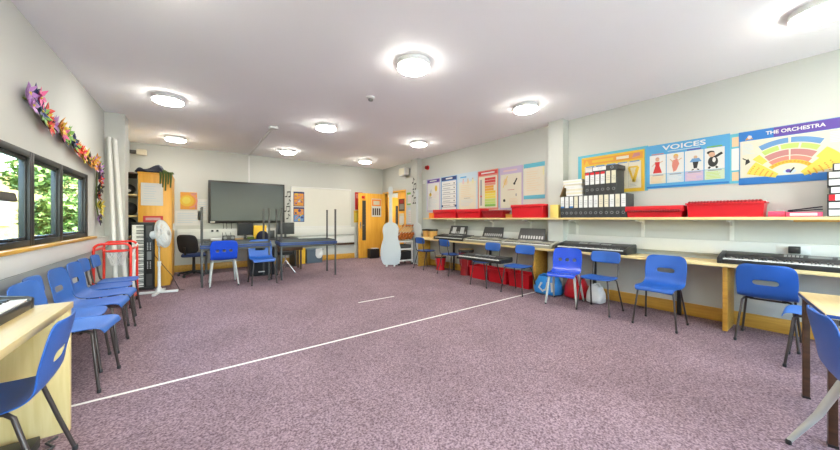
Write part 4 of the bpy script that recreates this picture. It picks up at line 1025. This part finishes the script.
for k in range(5):
    x = -.50+.036*k; L = .20+.06*((k*7)%3)
    MB().tube([(x,7.22,ch+.015),(x,7.172,ch+.012),(x+.004,7.168,ch-.06),(x-.003,7.17,ch-L)], [.016,.017,.015,.010], 8).build('fringe', M['green_cloth'], t)

# two long white boards leaning in the corner
for k,(xt,xb,yb_,lb) in enumerate(((-1.045,-.93,6.26,'tall white board leaning on the wall, the left one of two'),(-.985,-.83,6.32,'tall white board leaning by the column, the right one of two'))):
    b = MB(); b.tube([(xb,yb_,.004),(xt,6.50,2.45-.02*k)], .027, 14); tag(b.build('leaning_tube', M['white_paint']), lb, 'board', 'white boards leaning in the corner')
# electric outlet box near corner
tag(MB().box(XL, 6.20, 1.78, XL+.02, 6.30, 1.88).build('wall_switch', M['charcoal'], bevel=.004), 'small dark switch plate on the left wall beside the garland end', 'switch')

# red trolley with basketball hoop
t = thing('ball_trolley', (-.89, 6.1, 0), 'red tubular trolley frame with rounded ends next to the chairs', 'trolley')
def uframe(y, h, r=.07):
    x0, x1 = -1.05, -.70
    pts = [(x0,y,.06)] + [(x0,y,h-r)] + [(x0+r-r*math.cos(a*PI/8), y, h-r+r*math.sin(a*PI/8)) for a in range(1,5)] + [(x1-r+r*math.sin(a*PI/8), y, h-r+r*math.cos(a*PI/8)) for a in range(0,4)] + [(x1,y,h-r),(x1,y,.06)]
    return MB().tube(pts, .015, 10)
for y, h in ((5.64,.88),(6.20,.88)): uframe(y,h).build('end_frame', M['red_tube'], t)
for x in (-1.05,-.70):
    for z in (.12,.80): MB().tube([(x,5.64,z),(x,6.20,z)], .013, 10).build('side_rail', M['red_tube'], t)
MB().tube([(-.70,5.64,.70),(-.70,6.20,.84)], .012, 8).build('brace', M['white'], t)
MB().tube([(-.72,5.8,.18),(-.72,6.18,.60)], .012, 8).build('brace', M['white'], t)
for x in (-1.05,-.70):
    for y in (5.64,6.20):
        MB().lathe([(.03,-.012),(.03,.012)], (x,y,.03), 14, Matrix.Rotation(PI/2,3,'Y')).build('castor', M['black'], t)
b = MB(); b.box(-1.02,5.80,.125,-.71,6.40,.14); b.build('base_tray', M['grey'], t)
t = thing('basketball_hoop', (-.87, 5.92, .55), 'small red basketball hoop with white net inside the red trolley', 'basketball hoop')
cc = (-.87, 5.92, .765); R = .115
ring = MB().tube([(cc[0]+R*math.cos(2*PI*k/24), cc[1]+R*math.sin(2*PI*k/24), cc[2]) for k in range(24)], .010, 8, closed=True); ring.build('rim', M['red_tube'], t)
b = MB()
for k in range(12):
    for s in (1,-1):
        pts = []
        for i in range(6): f = i/5; rr = R*(1-.5*f); a = 2*PI*(k/12+s*f*.16); pts.append((cc[0]+rr*math.cos(a), cc[1]+rr*math.sin(a), cc[2]-.2*f))
        b.tube(pts, .0035, 5)
b.build('net', M['white'], t)
MB().tube([(cc[0]-R,cc[1],cc[2]),(cc[0]-R-.03,cc[1],cc[2]+.02)], .012, 8).build('bracket', M['red_tube'], t)

# white pedestal fan
fx, fy = -.47, 6.52
t = thing('pedestal_fan', (fx, fy, 0), 'white pedestal fan standing before the orange cupboard', 'fan')
b = MB()
for a in (math.radians(-12), math.radians(78)):
    d = Vector((math.cos(a), math.sin(a), 0)); m = Matrix.Rotation(a, 3, 'Z'); b.obox((fx,fy,.02), (.50,.045,.035), m)
b.build('cross_base', M['white'], t, bevel=.006)
MB().lathe([(.05,.035),(.045,.06),(.022,.10),(.018,.48)], (fx,fy,0)).build('lower_pole', M['white'], t)
MB().lathe([(.026,.44),(.026,.52)], (fx,fy,0)).build('height_collar', M['white'], t)
MB().lathe([(.012,.50),(.012,.86)], (fx,fy,0)).build('upper_pole', M['silver'], t)
hc = Vector((fx+.05, fy-.02, .97)); axis = Vector((.93,-.36,.16)).normalized()
Q = axis.to_track_quat('Z','Y').to_matrix()
MB().lathe([(.035,-.17),(.065,-.15),(.07,-.06),(.045,-.03)], hc, 18, Q).build('motor_housing', M['white'], t)
MB().tube([(fx,fy,.80),(fx,fy,.92),tuple(hc-axis*.12)], [.03,.032,.03], 12).build('neck', M['white'], t)
MB().obox((fx+.005,fy-.035,.83), (.05,.03,.11)).build('control_panel', M['white'], t, bevel=.006)
def cage(sg):
    b = MB(); R = .225; dep = .075
    def pt(r, a): 
        z = sg*dep*(1-(r/R)**2.2); return Q @ Vector((r*math.cos(a), r*math.sin(a), z)) + hc
    for r in (R, R*.8, R*.6, R*.4): b.tube([pt(r,2*PI*k/28) for k in range(28)], .0045 if r < R else .009, 5, closed=True)
    for k in range(64): a = 2*PI*k/64; b.tube([pt(R*.18,a),pt(R*.5,a),pt(R*.8,a),pt(R,a)], .0036, 4)
    return b
cage(1).build('front_cage', M['white'], t); cage(-1).build('rear_cage', M['white'], t)
MB().lathe([(.045,.062),(.045,.078),(.03,.084)], hc, 18, Q).build('badge', M['silver'], t)
b = MB()
for k in range(3):
    vs = []
    for i in range(5):
        for j in range(5):
            r = .03+.17*i/4; a = 2*PI*k/3 + (-.55+1.1*j/4)*(.6+.4*i/4); vs.append(Q @ Vector((r*math.cos(a), r*math.sin(a), (-.55+1.1*j/4)*.05)) + hc)
    b.add(vs, [(i*5+j,i*5+j+1,(i+1)*5+j+1,(i+1)*5+j) for i in range(4) for j in range(4)])
b.build('blades', mat('pale_blade_plastic', (.62,.68,.72), .4), t, solid=.004)
MB().tube([tuple(hc-axis*.16),(fx-.06,fy+.12,.6),(fx+.16,fy+.10,.25),(fx+.26,fy+.06,.01),(fx+.32,fy+.02,.008)], .005, 6).build('cable', M['black'], t)

# office chair
ox, oy = -.02, 8.10
t = thing('office_chair', (ox, oy, 0), 'black swivel office chair with blue seat between cupboard and tables', 'chair')
b = MB()
for k in range(5): a = k*2*PI/5+.3; b.tube([(ox,oy,.10),(ox+.27*math.cos(a),oy+.27*math.sin(a),.06)], [.025,.018], 8)
b.build('star_base', M['black'], t)
for k in range(5):
    a = k*2*PI/5+.3; MB().lathe([(.026,-.015),(.026,.015)], (ox+.27*math.cos(a),oy+.27*math.sin(a),.028), 12, Matrix.Rotation(PI/2,3,'X')).build('castor', M['black'], t)
MB().lathe([(.03,.09),(.026,.40)], (ox,oy,0)).build('gas_column', M['black'], t)
o = pad_mb(ox, .46, .44, .43, .02); o.v = [(x,y+oy,z) for x,y,z in o.v]; o.build('seat', mat('dark_blue_upholstery', (.02,.04,.13), .9), t, solid=.06, subsurf=2)
b = MB(); nu, nv = 9, 7
for i in range(nv):
    for j in range(nu):
        a, c = 2*j/(nu-1)-1, 2*i/(nv-1)-1
        y = a*.21*math.sqrt(1-.3*c**4); z = .69+c*.20*math.sqrt(1-.25*a**4)
        q = Matrix.Rotation(math.radians(55),3,'Z') @ Vector((-.22-.04*(c)+.05*a*a, y, 0)); b.v.append((ox+q.x, oy+q.y, z))
for i in range(nv-1):
    for j in range(nu-1): b.f.append((i*nu+j,i*nu+j+1,(i+1)*nu+j+1,(i+1)*nu+j)); b.mi.append(0)
b.build('backrest', M['black_soft'], t, solid=.05, subsurf=2)
q = Matrix.Rotation(math.radians(55),3,'Z') @ Vector((-.24,0,0))
MB().tube([(ox,oy,.42),(ox+q.x,oy+q.y,.44),(ox+q.x*1.1,oy+q.y*1.1,.62)], .02, 8).build('back_stem', M['black'], t)

# ---------------------------------------------------------------- desk along the back wall with kit
t = thing('back_desk', (1.15, 8.4, 0), 'dark desk behind the stacked tables, under the screen', 'desk')
MB().box(.15, 8.08, .70, 2.12, 8.74, .73).build('tabletop', M['tabletop_grey'], t, bevel=.003)
for x in (.2, 2.07): MB().box(x-.02, 8.12, 0, x+.02, 8.70, .70).build('end_panel', M['charcoal'], t)
zt = .7305
def monitor(x, y, w, h, ang, label):
    t = thing('monitor', (x, y, zt), label, 'monitor', 'black monitors on the back desk'); m = Matrix.Rotation(math.radians(ang), 3, 'Z')
    MB().obox((x,y,zt+.09+h/2), (w,.035,h), m).build('casing', M['black'], t, bevel=.006)
    d = m @ Vector((0,-.019,0)); MB().obox((x+d.x,y+d.y,zt+.09+h/2), (w-.03,.003,h-.03), m).build('screen', mat('dark_glass', (.012,.014,.02), .2), t)
    MB().obox((x,y+.02,zt+.06), (.05,.03,.12)).build('stem', M['black'], t); MB().lathe([(.11,0),(.11,.01),(.02,.02)], (x,y+.02,zt)).build('base', M['black'], t)
monitor(.97, 8.35, .34, .30, 8, 'black monitor under the middle of the big screen')
monitor(1.86, 8.30, .42, .30, -14, 'black monitor at the right end of the back desk')
t = thing('orange_case', (1.28, 8.3, zt), 'orange box with a dark blue hood in front, on the back desk', 'box')
MB().box(1.14, 8.28, zt, 1.42, 8.42, zt+.32).build('box_body', M['yellow'], t, bevel=.01)
MB().lathe([(.14,0),(.135,.07),(.11,.14),(.06,.185),(.01,.195)], (1.31,8.14,zt), 20).build('hood', M['navy'], t)
for k,(x,w,d,h,m,lb) in enumerate(((.62,.24,.14,.10,'charcoal','dark small stereo on the left of the back desk'),(.80,.22,.12,.035,'tan','brown tray on the back desk by the stereo'),(1.06,.14,.10,.06,'green_cloth','green pouch on the back desk in front of the monitor'),(1.52,.12,.10,.20,'black','black upright case beside the orange box'),(.38,.20,.15,.05,'paper','white paper pile at the left end of the back desk'))):
    t = thing('desk_item', (x,8.2,zt), lb, 'box'); t.name = ['stereo','wooden_tray','pouch','upright_case','paper_pile'][k]
    MB().box(x-w/2, 8.2-d/2, zt, x+w/2, 8.2+d/2, zt+h).build('body', M[m], t, bevel=.008)
    if k == 0:
        for s in (1,-1): MB().lathe([(.035,0),(.035,.006),(.02,.008)], (x+s*.075,8.2-d/2,zt+.05), 16, Matrix.Rotation(PI/2,3,'X')).build('speaker_cone', M['grey'], t)
for x, lb in ((.33,'left of two white wall sockets with black plug below the screen'),(.43,'right of two white wall sockets with black plug below the screen')):
    t = thing('wall_socket', (x, YB-.066, .93), lb, 'socket', 'sockets under the screen')
    MB().box(x-.045, YB-.074, .89, x+.045, YB-.06, .965).build('plate', M['white'], t, bevel=.003); MB().box(x-.02, YB-.105, .905, x+.025, YB-.074, .95).build('plug', M['black'], t, bevel=.004)
t = thing('black_cabinet', (1.16, 7.45, 0), 'black speaker cabinet standing under the left back table', 'speaker')
MB().box(.93, 7.22, 0, 1.40, 7.68, .60).build('cabinet', M['black'], t, bevel=.008)
MB().box(.96, 7.212, .04, 1.37, 7.22, .56).build('grille', M['black_soft'], t); MB().box(1.08, 7.208, .08, 1.2, 7.213, .10).build('badge', M['silver'], t)
# drum stool
sx, sy = 1.62, 7.22
t = thing('drum_stool', (sx, sy, 0), 'round black stool on chrome tripod legs under the right table', 'stool')
MB().lathe([(.14,.42),(.155,.43),(.155,.475),(.13,.49),(.02,.492)], (sx,sy,0), 24).build('seat', M['black_soft'], t)
MB().lathe([(.014,.12),(.014,.42)], (sx,sy,0), 12).build('post', M['chrome'], t)
for k in range(3):
    a = k*2*PI/3-.5; l = MB().tube([(sx,sy,.30),(sx+.21*math.cos(a),sy+.21*math.sin(a),.012)], .010, 8).build('leg', M['chrome'], t)
    MB().tube([(sx,sy,.14),(sx+.11*math.cos(a),sy+.11*math.sin(a),.165)], .006, 6).build('strut', M['chrome'], l)
    MB().ball((sx+.21*math.cos(a),sy+.21*math.sin(a),.014), .014, 8, 6).build('foot', M['black'], l)
t = thing('piano_bench', (1.85, 7.75, 0), 'dark brown wooden bench behind the round stool', 'bench')
MB().box(1.55, 7.60, .46, 2.10, 7.92, .56).build('seat', M['brown'], t, bevel=.01)
for x in (1.59, 2.06):
    for y in (7.64, 7.88): MB().box(x-.02,y-.02,0,x+.02,y+.02,.46).build('leg', M['brown'], t)
tag(MB().box(2.17, 8.45, 0.001, 2.40, 8.58, .42).build('yellow_box', M['yellow'], bevel=.004), 'flat yellow box standing on the carpet under the right table', 'box')
t = tray(2.43, 8.44, 2.88, 8.74, .001, .38, 'blue-grey plastic bin on the carpet under the whiteboard', m=mat('slate_blue_plastic',(.10,.14,.19),.45), name='plastic_bin')
b = MB(); 
for i in range(5):
    for j in range(5): b.v.append((2.66+.05*j, 8.42-.012*math.sin(i*1.3+j), .40-.07*i*(1 if 0<j<4 else .7)))
for i in range(4):
    for j in range(4): b.f.append((i*5+j,i*5+j+1,i*5+j+6,i*5+j+5)); b.mi.append(0)
tag(b.build('plastic_sack', M['paper'], solid=.006, subsurf=1), 'white plastic sack hanging over the front of the blue-grey bin', 'bag')
t = thing('black_speaker', (4.46, 8.46, 0), 'small black box with a white top standing by the orange door', 'box')
MB().box(4.30, 8.36, .001, 4.62, 8.56, .29).build('body', M['black'], t, bevel=.008); MB().box(4.40, 8.38, .29, 4.60, 8.54, .305).build('white_top', M['paper'], t)

# ---------------------------------------------------------------- white bass cut-outs and trolley by the doorway
def bass(loc, rz, label, s=1.):
    half = [(.165,.0),(.20,.03),(.25,.15),(.268,.28),(.262,.42),(.235,.55),(.20,.66),(.188,.73),(.20,.82),(.212,.90),(.205,.98),(.17,1.06),(.10,1.10),(.05,1.115),(.043,1.16),(.040,1.60),(.042,1.86),(.060,1.90),(.055,2.02),(.04,2.05)]
    poly = [(x,z) for x,z in half] + [(-x,z) for x,z in reversed(half)]
    t = thing('bass_cutout', (0,0,0), label, 'cut-out', 'white double bass cut-outs')
    dp = .13 if s > .97 else .05
    b = MB(); m = Matrix(((1,0,0),(0,0,-1),(0,1,0))); b.prism([(x*s,z*s+.03) for x,z in poly], .03, m=m, c=(0,.015,0)); b.build('board', M['cutout'], t, bevel=.004, local=True)
    for x in (-.10,.10): MB().box(x*s-.02, -dp, 0, x*s+.02, dp, .032).build('foot', M['white_paint'], t, local=True)
    t.location = loc; t.rotation_euler.z = rz
bass((4.05, 6.74, 0), math.radians(-35), 'white double bass cut-out standing in front of the doorway', .98)
bass((4.77, 6.575, 0), math.radians(-90), 'second white double bass cut-out, only its neck showing above the trolley', .96)
t = thing('instrument_trolley', (4.47, 6.86, 0), 'white shelved trolley holding ukuleles beside the white bass cut-out', 'trolley')
tx0, tx1, ty0, ty1 = 4.24, 4.70, 6.66, 7.06
for z in (.10, .40, .60): MB().box(tx0, ty0, z, tx1, ty1, z+.035).build('shelf', M['white'], t, bevel=.003)
for x in (tx0+.02, tx1-.02):
    for y in (ty0+.02, ty1-.02):
        l = MB().box(x-.015,y-.015,.05,x+.015,y+.015,.60).build('upright', M['white'], t); MB().lathe([(.025,-.01),(.025,.01)], (x,y,.026), 12, Matrix.Rotation(PI/2,3,'X')).build('castor', M['black'], l)
tag(MB().box(4.28, 6.69, .4355, 4.66, 7.0, .53).build('flat_case', M['charcoal'], bevel=.01), 'flat dark case on the middle shelf of the white trolley', 'case')
tag(MB().box(4.28, 6.69, .1355, 4.66, 7.02, .36).build('black_crate', M['black'], bevel=.01), 'black crate on the bottom shelf of the white trolley', 'crate')
def uke(loc, label):
    t = thing('ukulele', (0,0,0), label, 'ukulele', 'ukuleles on the trolley')
    out = [(.085,.02),(.10,.07),(.085,.13),(.062,.16),(.072,.20),(.062,.235),(.02,.25)]
    poly = [(x,z) for x,z in out]+[(-x,z) for x,z in reversed(out)]; m = Matrix(((0,0,1),(1,0,0),(0,1,0)))
    b = MB(); b.prism(poly, .055, m=m, c=(-.0275,0,0)); b.build('body', M['uke'], t, bevel=.004, local=True)
    MB().box(-.03,-.018,.22,-.012,.018,.46).build('neck', M['drumwood'], t, local=True)
    MB().box(-.03,-.028,.45,-.014,.028,.53).build('head', M['uke'], t, local=True)
    MB().lathe([(.026,0),(.026,.002)], (-.0275,0,.16), 14, Matrix.Rotation(-PI/2,3,'Y')).build('sound_hole', M['black'], t, local=True)
    b = MB()
    for k in range(4): b.tube([(-.034,-.012+.008*k,.08),(-.034,-.012+.008*k,.46)], .0012, 4)
    b.build('string', M['cream'], t, local=True)
    return t
U0 = uke(None, '')
for r in range(2):
    for i in range(5):
        o = U0 if r == i == 0 else dup(U0)
        o.location = (4.22+.092*i, 6.75+.19*r, .672); o.rotation_euler = (0, math.radians(46), 0)
        o['label'] = f"brown ukulele in the {['front','back'][r]} row on the trolley, {['first','second','third','fourth','fifth'][i]} from the left"

# ---------------------------------------------------------------- light and camera
w = bpy.data.worlds.new('sky'); scn.world = w; w.use_nodes = True; nt = w.node_tree
bg = nt.nodes['Background']; sk = nt.nodes.new('ShaderNodeTexSky'); sk.sky_type = 'NISHITA'; sk.sun_disc = False; sk.sun_elevation = math.radians(42); sk.sun_rotation = math.radians(120); sk.air_density = 1.2; sk.dust_density = 1.5
nt.links.new(sk.outputs[0], bg.inputs[0]); bg.inputs[1].default_value = SKY
s = bpy.data.lights.new('sun', 'SUN'); s.energy = SUN; s.angle = math.radians(1); s.color = (1,.96,.88)
o = bpy.data.objects.new('sun', s); COL.objects.link(o); o.rotation_euler = Vector((-.72,.30,-.62)).to_track_quat('-Z','Y').to_euler(); o.location = (10,-5,12)
def portal(c, rot, sx, sy, name):
    a = bpy.data.lights.new(name, 'AREA'); a.shape = 'RECTANGLE'; a.size = sx; a.size_y = sy; a.energy = 1; a.cycles.is_portal = True
    o = bpy.data.objects.new(name, a); COL.objects.link(o); o.location = c; o.rotation_euler = rot
portal((XL-.2, (WY0+WY1)/2, (WZ0+WZ1)/2), (0, -PI/2, 0), WZ1-WZ0, WY1-WY0, 'window_portal')
portal(((RX0+RX1)/2, YR-.17, (RZ0+RZ1)/2), (PI/2, 0, 0), RX1-RX0, RZ1-RZ0, 'rear_portal')

cam = bpy.data.cameras.new('camera'); co = bpy.data.objects.new('camera', cam); COL.objects.link(co); scn.camera = co
cam.sensor_fit = 'HORIZONTAL'; cam.sensor_width = 36; cam.lens = 36*304/840; cam.shift_y = -6/840; cam.clip_start = .02
co.location = (0, 0, 1.21); co.rotation_euler = (PI/2, 0, -math.atan(225/304))
vs = scn.view_settings; vs.view_transform = 'Standard'; vs.look = 'None'; vs.exposure = EXPO; vs.gamma = 1; vs.use_curve_mapping = False
cy = scn.cycles; cy.max_bounces = 10; cy.diffuse_bounces = 6; cy.glossy_bounces = 4; cy.transparent_max_bounces = 12; cy.sample_clamp_indirect = 6; cy.use_denoising = True; cy.caustics_reflective = False; cy.caustics_refractive = False
